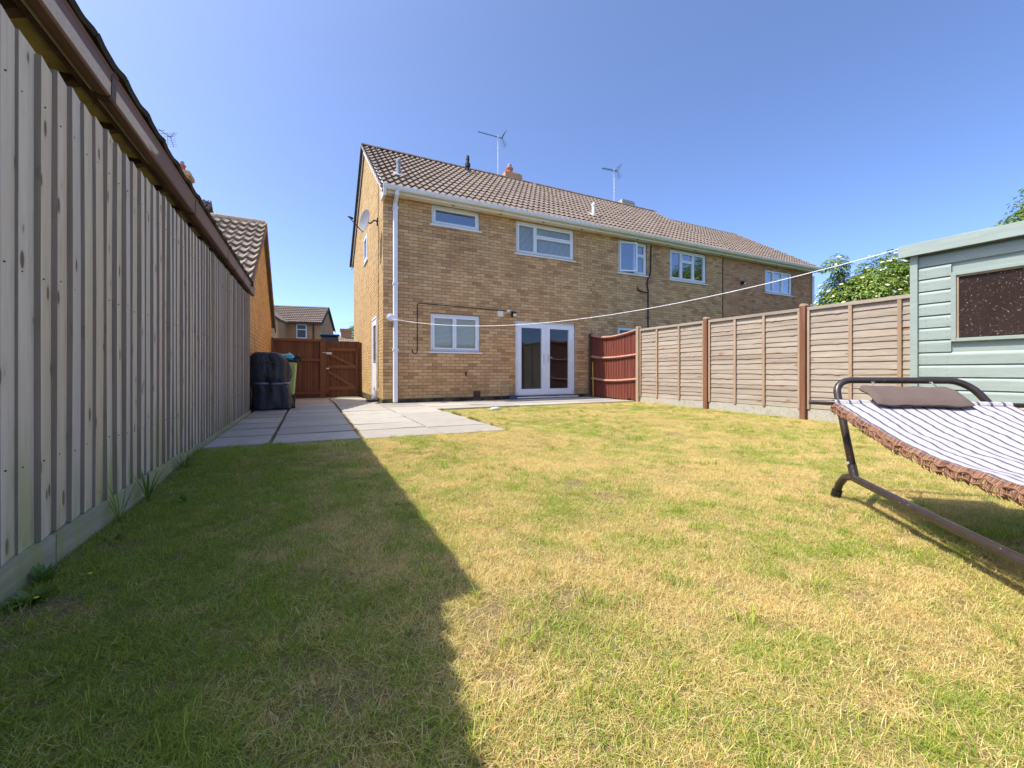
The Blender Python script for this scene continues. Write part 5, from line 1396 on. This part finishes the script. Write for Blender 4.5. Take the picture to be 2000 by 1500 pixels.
for s_, ex in ((0.0, 1), (HL, -1)):
    m_ = MB(); p0 = bed(s_, 0) - q_dir * 0.12; p1 = bed(s_, 1) + q_dir * 0.06; p0.z = p1.z = BL.z - 0.004
    m_.tube([p0, p1], 0.0125, 12); m_.build('spreader_bar', 'frame_paint', hb, smooth=True)
    # sleeve of canvas round the bar
    me = bpy.data.meshes.new('hem'); v3, f3, u3 = [], [], []
    for j in range(nw + 1):
        c_ = bed(s_, j / nw)
        c_.z = BL.z - 0.004
        for k in range(9):
            a = 2 * PI * k / 8; pp = c_ + r_dir * (0.020 * math.cos(a)) + Vector((0, 0, 0.018 * math.sin(a))); v3.append(tuple(pp)); u3.append((j / nw * 15 + 0.15, k / 8))
    for j in range(nw):
        for k in range(8):
            a = j * 9 + k; f3.append((a, a + 1, a + 10, a + 9))
    me.from_pydata(v3, [], f3); me.materials.append(M['striped_canvas']); ul = me.uv_layers.new(name='UVMap')
    idx = np.zeros(len(me.loops), dtype=np.int32); me.loops.foreach_get('vertex_index', idx); ul.data.foreach_set('uv', np.array(u3, dtype=np.float32)[idx].ravel())
    o = bpy.data.objects.new('hem', me); C.objects.link(o); attach(o, hb)
    # chains up to the loop
    for fv in (0.24, 0.74):
        pa = bed(s_, fv); pa.z = BL.z + 0.008; top = (T if ex > 0 else T - r_dir * LEN) + (r_dir if ex > 0 else -r_dir) * 0.235 + q_dir * (WID * (0.30 if fv < 0.5 else 0.72)); top.z = T.z + 0.553
        m_ = MB(); nl = 6
        for i in range(nl):
            c0 = pa.lerp(top, i / nl); c1 = pa.lerp(top, (i + 1.15) / nl); sd = (q_dir if i % 2 else r_dir) * 0.006
            m_.tube([c0, (c0 + c1) / 2 + sd * 1.0, c1], 0.0028, 5); m_.tube([c0, (c0 + c1) / 2 - sd * 1.0, c1], 0.0028, 5)
        m_.build('chain', 'steel', hb)
m_x, nt_, p_ = new_mat('fringe_cord')
L(nt_, ramp(nt_, tone(nt_), [(0.0, (0.12, 0.055, 0.035)), (0.5, (0.23, 0.115, 0.072)), (1.0, (0.38, 0.22, 0.14))]), p_.inputs['Base Color']); p_.inputs['Roughness'].default_value = 0.95; M['fringe_cord'] = m_x
# fringe: knotted loops hanging from both long edges
for edge, sg in ((0.0, -1), (1.0, 1)):
    m_ = MB(); s = 0.0
    while s < HL - 0.01:
        p = bed(s, edge); ln_ = 0.052 + 0.013 * noise.noise(Vector((s * 7, edge, 0))) + ru(-0.006, 0.008)
        dr = r_dir * (0.004 * noise.noise(Vector((s * 30, 1, edge)))) 
        out = q_dir * (sg * (0.010 + 0.014 * abs(noise.noise(Vector((s * 12, 2, edge))))))
        pts = [p + q_dir * (-sg * 0.006) + Vector((0, 0, 0.004)), p + out + dr * 2 - Vector((0, 0, ln_ * 0.35)), p + out * 1.2 + dr * 5 + r_dir * ru(-.006, .006) - Vector((0, 0, ln_ * 0.75)), p + out * 0.4 + dr * 6 + r_dir * ru(-.012, .012) - Vector((0, 0, ln_))]
        m_.tube(pts, [0.0022, 0.0024, 0.0023, 0.0012], 5, t=rnd()); s += 0.0045 + ru(0, 0.003)
    s = 0.0
    pts = []
    for row, dz in ((0, 0.012), (1, 0.036)):
        pts = [bed(HL * i / 180, edge) + q_dir * (sg * (0.014 + 0.004 * math.sin(i * 1.3))) - Vector((0, 0, dz + 0.005 * math.sin(i * 0.9 + row))) for i in range(181)]
        m_.tube(pts, 0.0034, 5)
    o = m_.build('fringe', 'fringe_cord', hb); o['kind'] = 'stuff'
# cushion
def cushion():
    t = empty('head_cushion', (2.95, 1.15, 0.62), 'dark brown flat cushion lying at the head end of the hammock', 'cushion')
    m_ = MB(); nu, nv = 24, 12; Wc, Lc, th = 0.43, 0.20, 0.042
    for side in (1, -1):
        b0 = len(m_.v)
        for i in range(nu + 1):
            for j in range(nv + 1):
                a, b = i / nu, j / nv
                e = min(a, 1 - a) * 2; f = min(b, 1 - b) * 2
                h = th * 0.5 * (min(1, e * 9) ** 0.35) * (min(1, f * 6) ** 0.35)
                s = -0.110 + Lc * b
                c_ = BL - r_dir * s + q_dir * (0.165 + Wc * a)
                base = bed(max(0.0, s), (0.165 + Wc * a) / HW).z + 0.028 + (0.055 if False else 0) + 0.045 * (1 - b)
                m_.v.append((c_.x, c_.y, base + side * h + 0.004 * noise.noise(Vector((a * 5, b * 4, side)))))
        for i in range(nu):
            for j in range(nv):
                a = b0 + i * (nv + 1) + j; q = (a, a + nv + 1, a + nv + 2, a + 1); m_.f.append(q[::-1] if side > 0 else q); m_.t.append(.5)
    m_.build('cushion_cover', 'cushion', t, smooth=True)
cushion()

# ------------------------------------------------------------------ small litter and weeds
m_ = MB(); bx_, by_ = 3.109, 7.25
m_.tube([(bx_, by_, .06), (bx_ + 0.03, by_ + 0.005, .062), (bx_ + 0.15, by_ + 0.02, .066), (bx_ + 0.19, by_ + 0.027, .064), (bx_ + 0.215, by_ + 0.03, .062)], [0.024, 0.034, 0.034, 0.018, 0.014], 12)
tag(m_.build('crushed_bottle', 'plastic_bottle', smooth=True), 'clear plastic bottle lying in the grass below the patio path', 'bottle')
def weed(name, loc, label, n, ln, wd, tilt, seed, flower=False, mat='weed_leaf'):
    random.seed(seed); t = empty(name, loc, label, 'weed'); m_ = MB(); x, y, z = loc
    for i in range(n):
        a = ru(0, 2 * PI); L1 = ln * ru(0.6, 1.1); tt = tilt * ru(0.5, 1.3); d = Vector((math.cos(a), math.sin(a), 0)); sd = Vector((-d.y, d.x, 0)); prev = None; tn = rnd()
        for k in range(7):
            q = k / 6; ww = wd * math.sin(PI * min(0.97, q * 0.9 + 0.08)) * (1 + 0.15 * math.sin(k * 3.1))
            c_ = Vector(loc) + d * (L1 * (q * math.sin(tt) + 0.12 * q * q)) + Vector((0, 0, L1 * q * math.cos(tt) - 0.35 * L1 * q * q * math.sin(tt)))
            cur = (c_ - sd * ww, c_ + Vector((0, 0, -0.15 * ww)), c_ + sd * ww)
            if prev: m_.quad(prev[0], prev[1], cur[1], cur[0], tn); m_.quad(prev[1], prev[2], cur[2], cur[1], tn)
            prev = cur
    m_.build('leaf', mat, t)
    if flower:
        f = MB()
        for fx, fy, fz in flower:
            st_ = MB(); st_.tube([(x, y, z), (x + fx * .6, y + fy * .6, z + fz * .9), (x + fx, y + fy, z + fz)], 0.0009, 4); st_.build('stem', 'weed_leaf', t)
            f.lathe((x + fx, y + fy, z + fz), [(0.002, 0), (0.007, 0.003), (0.004, 0.005)], 8)
        f.build('flower', 'yellow_flower', t)
weed('broadleaf_weed', (-0.84, 1.96, 0.0), 'leafy weed with tiny yellow flowers at the foot of the left fence', 26, 0.085, 0.012, 0.9, 3, flower=((0.05, -0.09, 0.05), (0.14, 0.02, 0.06)))
weed('broadleaf_weed', (-0.87, 2.1, 0.0), 'taller nettle-like weed against the gravel board, furthest left', 22, 0.10, 0.009, 0.45, 4)
weed('dandelion_rosette', (-0.66, 3.05, 0.01), 'flat green dandelion rosette in the shaded lawn near the fence', 9, 0.10, 0.016, 1.25, 5)
weed('grass_tussock', (-0.86, 3.15, 0.01), 'tall strappy grass tussock growing up the gravel board', 12, 0.22, 0.005, 0.25, 6)
weed('grass_tussock', (-0.86, 2.75, 0.01), 'thin wispy grass clump against the fence foot', 12, 0.24, 0.0025, 0.3, 7)
weed('grass_tussock', (-0.85, 3.9, 0.02), 'bushy dark grass clump by the fence near the patio edge', 26, 0.16, 0.004, 0.5, 8)
weed('dandelion_rosette', (3.9, 0.25, 0.0), 'green weed rosette in the shade beneath the hammock', 8, 0.09, 0.014, 1.2, 9)

weed('plantain_weed', (-0.80, 2.5, 0.0), 'low broad-leaved weed by the fence between the two leafy weeds and the tall grass', 16, 0.07, 0.010, 1.0, 21)
weed('plantain_weed', (-0.55, 1.45, 0.0), 'pale green weed rosette in the shaded lawn near the camera, lower left', 14, 0.06, 0.008, 1.1, 22)
weed('plantain_weed', (1.10, 2.6, 0.0), 'small bright weed rosette in the sunlit middle of the lawn', 12, 0.05, 0.008, 1.1, 23)
weed('grass_tussock', (-0.87, 4.45, 0.03), 'short grass tuft spilling over the left front corner of the patio', 34, 0.10, 0.003, 0.6, 24)
# ------------------------------------------------------------------ trees
def tree(name, base, label, blobs, nleaf, leaf, mat, seed, trunk_h, trunk_r, flowers=0, cat='tree', off=(0, 0)):
    rs = np.random.RandomState(seed); random.seed(seed)
    blobs = [((c[0] + off[0], c[1] + off[1], c[2]), r) for c, r in blobs]
    t = empty(name, base, label, cat)
    m_ = MB(); b = Vector(base); top = b + Vector((0, 0, trunk_h))
    m_.tube([b - Vector((0, 0, .2)), b.lerp(top, 0.5) + Vector((ru(-.1, .1), ru(-.1, .1), 0)), top], [trunk_r, trunk_r * 0.8, trunk_r * 0.6], 9); m_.build('trunk', 'bark', t)
    m_ = MB()
    for (c, r) in blobs:
        c = Vector(c)
        m_.tube([top - Vector((0, 0, 0.2)), top.lerp(c, 0.5) + Vector((ru(-.15, .15), ru(-.15, .15), ru(0, .2))), c], [trunk_r * 0.34, trunk_r * 0.18, 0.008], 6)
        for k in range(7):
            d = Vector((ru(-1, 1), ru(-1, 1), ru(-0.4, 1))).normalized(); m_.tube([top.lerp(c, 0.7), c + d * r * 0.5, c + d * r * 0.97], [0.011, 0.007, 0.003], 4)
    m_.build('branch', 'bark', t)
    vol = np.array([r ** 2.3 for c, r in blobs]); vol /= vol.sum()
    # leaf clumps: sprays of leaflets
    ncl = nleaf // 7
    bi = rs.choice(len(blobs), ncl, p=vol)
    Cc = np.array([c for c, r in blobs])[bi]; Rr = np.array([r for c, r in blobs])[bi]
    d = rs.normal(size=(ncl, 3)); d /= np.linalg.norm(d, axis=1)[:, None]
    rad = Rr * (0.45 + 0.6 * rs.rand(ncl) ** 0.6)
    cl = Cc + d * rad[:, None]
    keep = np.array([noise.noise(Vector(p * 1.6)) > -0.46 for p in cl]); cl = cl[keep]; d = d[keep]
    V, F, Tn = [], [], []
    for p, dd in zip(cl, d):
        nrm = Vector(dd) * 0.6 + Vector((0, 0, 0.7)); nrm.normalize()
        ax = nrm.cross(Vector(rs.normal(size=3))).normalized(); tn = min(1, max(0, 0.5 + 0.6 * noise.noise(Vector(p * 1.1)) + rs.uniform(-.3, .3)))
        for k in range(7):
            a = 2 * PI * k / 7 + rs.uniform(-.4, .4); dr = (Matrix.Rotation(a, 3, nrm) @ ax); dr = (dr + nrm * rs.uniform(-0.5, 0.2)).normalized(); sd = dr.cross(nrm).normalized()
            L1 = leaf * rs.uniform(0.7, 1.25); w_ = L1 * 0.26; c0 = Vector(p) + dr * (leaf * 0.35)
            i = len(V); V += [tuple(c0), tuple(c0 + dr * L1 * 0.5 + sd * w_), tuple(c0 + dr * L1 - nrm * L1 * 0.2), tuple(c0 + dr * L1 * 0.5 - sd * w_)]; F.append((i, i + 1, i + 2, i + 3)); Tn.append(min(1, max(0, tn + rs.uniform(-.2, .2))))
    m_ = MB(); m_.v = V; m_.f = F; m_.t = Tn
    o = m_.build('crown', mat, t); o['kind'] = 'stuff'
    if flowers:
        m_ = MB(); idx = [i for i in range(len(cl)) if d[i][2] > -0.2 and (d[i][0] < 0.45)]; rs.shuffle(idx)
        for i in idx[:flowers]:
            p = Vector(cl[i]) + Vector(d[i]) * 0.06; nrm = (Vector(d[i]) + Vector((0, 0, 0.6))).normalized(); ax = nrm.orthogonal().normalized(); r = rs.uniform(0.03, 0.062)
            ring = [p + (Matrix.Rotation(2 * PI * k / 9, 3, nrm) @ ax) * r * rs.uniform(0.75, 1.15) for k in range(9)]
            for k in range(9): m_.poly([p + nrm * 0.022, ring[k], ring[(k + 1) % 9]], rs.rand())
        o = m_.build('flower_heads', 'elder_flower', t); o['kind'] = 'stuff'
    return t
tree('elder_tree', (14.2, 6.0, -0.1), 'elder tree covered in cream flower heads behind the overlap fence', [((14.0, 5.9, 2.6), 1.25), ((13.4, 6.6, 2.3), 1.0), ((14.6, 5.2, 3.0), 1.15), ((13.3, 6.8, 3.0), 0.6), ((14.4, 5.4, 2.2), 1.1), ((15.0, 4.9, 2.0), 1.1), ((15.2, 4.6, 2.7), 1.3), ((13.0, 6.2, 1.9), 0.9), ((12.75, 6.7, 3.7), 0.33), ((14.1, 6.1, 3.3), 0.8), ((14.9, 4.7, 3.3), 0.8), ((13.6, 5.6, 1.9), 1.15), ((13.1, 6.0, 2.6), 0.85), ((15.4, 4.3, 3.0), 1.0), ((12.6, 6.9, 2.2), 0.5)], 120000, 0.085, 'elder_leaf', 11, 1.6, 0.10, flowers=700, off=(0.45, -0.35))
tree('maple_tree', (19.5, 3.2, -0.1), 'tall green tree rising behind the shed roof at the right edge', [((19.6, 3.2, 5.1), 1.6), ((20.8, 2.2, 5.6), 1.9), ((18.9, 3.7, 4.7), 1.0), ((18.75, 3.95, 5.4), 0.42), ((18.7, 4.3, 5.0), 0.5), ((21.0, 1.5, 5.2), 2.0), ((20.0, 2.4, 4.4), 1.8), ((18.8, 3.3, 4.2), 1.3)], 50000, 0.13, 'maple_leaf', 12, 3.4, 0.2)
tree('distant_tree', (7.3, 66, -0.1), 'distant round green tree showing beside the far chimney', [((7.3, 66, 6.3), 2.4), ((9.0, 66, 6.6), 2.6), ((6.2, 65.5, 5.0), 1.5), ((8.0, 65, 8.2), 1.3)], 5000, 0.42, 'maple_leaf', 13, 4.0, 0.3)

# ------------------------------------------------------------------ grass
rs = np.random.RandomState(3)
def clump_mesh(name, n, rad, h0, h1, wid, flat, seed, mat):
    rs = np.random.RandomState(seed)
    V, F, Tn, Hh = [], [], [], []
    for i in range(n):
        a = rs.uniform(0, 2 * PI); r = rad * math.sqrt(rs.rand()); x, y = r * math.cos(a), r * math.sin(a)
        h = rs.uniform(h0, h1); ph = rs.uniform(0, 2 * PI); ln = rs.uniform(*flat); d = np.array([math.cos(ph), math.sin(ph), 0]); s = np.array([-d[1], d[0], 0]) * wid * rs.uniform(0.7, 1.3)
        tw = rs.uniform(-0.6, 0.6); s = s * math.cos(tw) + np.array([0, 0, 1]) * 0 + d * math.sin(tw) * wid
        t = rs.rand(); b0 = len(V)
        pts = [(0, 0.0, 1.0), (0.35, 0.38 * 0.6, 0.9), (0.72, 0.75 * 0.75, 0.65), (1.0, 1.0, 0.0)]
        for q, fo, ww in pts:
            c = np.array([x, y, -0.004]) + d * (ln * h * (q ** 1.6)) + np.array([0, 0, h * q * (1 - 0.35 * ln * q)])
            if ww > 0: V += [tuple(c - s * ww), tuple(c + s * ww)]; Hh += [q, q]
            else: V.append(tuple(c)); Hh.append(q)
        F += [(b0, b0 + 1, b0 + 3, b0 + 2), (b0 + 2, b0 + 3, b0 + 5, b0 + 4), (b0 + 4, b0 + 5, b0 + 6)]; Tn += [t] * 3
    me = bpy.data.meshes.new(name); me.from_pydata(V, [], F); me.materials.append(M[mat])
    me.attributes.new('tone', 'FLOAT', 'FACE').data.foreach_set('value', np.array(Tn, dtype=np.float32))
    me.attributes.new('hh', 'FLOAT', 'POINT').data.foreach_set('value', np.array(Hh, dtype=np.float32))
    return me
short_c = bpy.data.collections.new('grass_sources'); tall_c = bpy.data.collections.new('tuft_sources')
for i in range(8):
    me = clump_mesh('short_grass', 230, 0.062, 0.009, 0.026, 0.00056, (0.3, 1.9), 20 + i, 'grass_blades'); short_c.objects.link(bpy.data.objects.new('short_grass', me))
for i in range(5):
    me = clump_mesh('long_grass', 30, 0.032, 0.024, 0.062, 0.0011, (0.15, 0.9), 50 + i, 'grass_tuft'); tall_c.objects.link(bpy.data.objects.new('long_grass', me))

# weeds and moss in the joints of the paving
m_ = MB()
def sprig(x, y, z, h):
    for _ in range(3):
        a = ru(0, 2 * PI); d = Vector((math.cos(a), math.sin(a), 0)) * h * ru(0.3, 1.0); sd = Vector((-d.y, d.x, 0)).normalized() * 0.0022
        p = Vector((x, y, z)); m_.quad(p - sd, p + sd, p + d * 0.6 + sd + Vector((0, 0, h * 0.7)), p + d + Vector((0, 0, h)), rnd())
for (jx, ya_, yb_, n_, hh) in ((0.515, 4.7, 7.6, 620, 0.022), (-0.35, 4.8, 8.6, 160, 0.012), (1.36, 4.6, 8.2, 320, 0.015), (2.185, 4.6, 7.7, 700, 0.045)):
    for _ in range(n_):
        yy = ru(ya_, yb_)
        if noise.noise(Vector((jx * 5, yy * 2.2, 0))) < -0.05: continue
        sprig(jx + ru(-.012, .012), yy, patio_z(yy) - 0.012, hh * ru(0.4, 1.3))
for _ in range(260):
    k_ = random.randint(1, 5); xx = ru(-0.85, 2.15); yy = 4.6 + 0.66 * k_ + ru(-.01, .01)
    if noise.noise(Vector((xx * 2.5, yy * 3, 4))) > 0.12: sprig(xx, yy, patio_z(yy) - 0.012, 0.012 * ru(0.5, 1.3))
for _ in range(500):
    xx = ru(1.5, 7.1); sprig(xx, 9.60 + ru(-.012, .008), 0.065, 0.016 * ru(0.3, 1.6) * (0.4 + max(0, noise.noise(Vector((xx * 1.5, 0, 9)))) * 3))
leaf_mat('joint_weed_leaf', (0.17, 0.20, 0.03), (0.42, 0.33, 0.10))
tag(m_.build('joint_weeds', 'joint_weed_leaf'), 'tiny weeds and dry moss growing in the paving joints', 'weeds', kind='stuff')

# growing area: the lawn sheet less the patio, with a density and a lushness value on each point
gx = np.array([v[0] for v in vs_]); gy = np.array([v[1] for v in vs_])
fs2 = []
for (a, b, c, d) in fs_:
    x, y, _ = vs_[a]; x2, y2, _ = vs_[c]
    if (y2 > 4.66 and x < 2.2) or y2 > 7.75 or y < -0.6: continue
    if x < -0.93: continue
    fs2.append((a, b, c, d))
me = bpy.data.meshes.new('grass'); me.from_pydata([(x, y, z + 0.001) for x, y, z in vs_], [], fs2)
dist = np.hypot(gx, gy)
dens = np.clip(430 * np.clip(3.2 / np.maximum(dist, 0.5), 0, 1) ** 0.55, 190, 430)
bare = np.array([noise.noise(Vector((x * 2.1, y * 2.1, 7))) for x, y in zip(gx, gy)])
dens *= np.clip(1.0 - np.clip(bare - 0.38, 0, 1) * 3.0, 0.45, 1)
for (bx_, by_, br) in ((-0.75, 1.85, 0.16), (0.0, 1.05, 0.13), (-0.1, 0.75, 0.10), (2.35, 2.1, 0.10), (-0.2, 1.75, 0.08)):
    dens *= 1 - 0.7 * np.exp(-((gx - bx_) ** 2 + (gy - by_) ** 2) / br ** 2)
lush = np.array([0.5 + noise.noise(Vector((x * 1.3, y * 1.3, 1))) * 0.9 + noise.noise(Vector((x * 5, y * 5, 2))) * 0.5 for x, y in zip(gx, gy)])
edge = np.maximum(np.exp(-np.abs(gy - 4.6) / 0.07) * (gx < 2.25), np.exp(-np.abs(gx + 0.9) / 0.08)); edge = np.maximum(edge, np.exp(-np.abs(gy - 7.72) / 0.1) * (gx > 2.2)); edge = np.maximum(edge, np.exp(-np.abs(gx - 7.12) / 0.1))
tuf = np.clip(lush - 0.56, 0, 1) * 130 + edge * 70 * (lush > 0.2) + 4 + 14 * (gx < 0.4)
me.attributes.new('dens', 'FLOAT', 'POINT').data.foreach_set('value', dens.astype(np.float32))
me.attributes.new('tuf', 'FLOAT', 'POINT').data.foreach_set('value', tuf.astype(np.float32))
grass = bpy.data.objects.new('grass', me); C.objects.link(grass)
tag(grass, 'patchy lawn grass, part green and part scorched to straw', 'grass', kind='stuff')
ng = bpy.data.node_groups.new('grass_growth', 'GeometryNodeTree')
ng.interface.new_socket('Geometry', in_out='INPUT', socket_type='NodeSocketGeometry'); ng.interface.new_socket('Geometry', in_out='OUTPUT', socket_type='NodeSocketGeometry')
gi = ng.nodes.new('NodeGroupInput'); go = ng.nodes.new('NodeGroupOutput'); jn = ng.nodes.new('GeometryNodeJoinGeometry')
for coll, att, mx, seed, smin, smax in ((short_c, 'dens', 430, 1, 0.6, 1.55), (tall_c, 'tuf', 110, 2, 0.6, 1.35)):
    dp = ng.nodes.new('GeometryNodeDistributePointsOnFaces'); na = ng.nodes.new('GeometryNodeInputNamedAttribute'); na.data_type = 'FLOAT'; na.inputs[0].default_value = att
    dp.distribute_method = 'RANDOM'; dp.inputs['Seed'].default_value = seed
    ng.links.new(gi.outputs[0], dp.inputs['Mesh']); ng.links.new(na.outputs[0], dp.inputs['Density'])
    ci = ng.nodes.new('GeometryNodeCollectionInfo'); ci.inputs['Collection'].default_value = coll; ci.inputs['Separate Children'].default_value = True; ci.inputs['Reset Children'].default_value = True
    ip = ng.nodes.new('GeometryNodeInstanceOnPoints'); ip.inputs['Pick Instance'].default_value = True
    ng.links.new(dp.outputs['Points'], ip.inputs['Points']); ng.links.new(ci.outputs[0], ip.inputs['Instance'])
    rr = ng.nodes.new('FunctionNodeRandomValue'); rr.data_type = 'FLOAT_VECTOR'; rr.inputs[0].default_value = (-0.12, -0.12, 0); rr.inputs[1].default_value = (0.12, 0.12, 2 * PI)
    ng.links.new(rr.outputs[0], ip.inputs['Rotation'])
    rsn = ng.nodes.new('FunctionNodeRandomValue'); rsn.data_type = 'FLOAT'; rsn.inputs[2].default_value = smin; rsn.inputs[3].default_value = smax; rsn.inputs['Seed'].default_value = 9 + seed
    ng.links.new(rsn.outputs[1], ip.inputs['Scale']); ng.links.new(ip.outputs[0], jn.inputs[0])
ng.links.new(jn.outputs[0], go.inputs[0])
gm = grass.modifiers.new('growth', 'NODES'); gm.node_group = ng
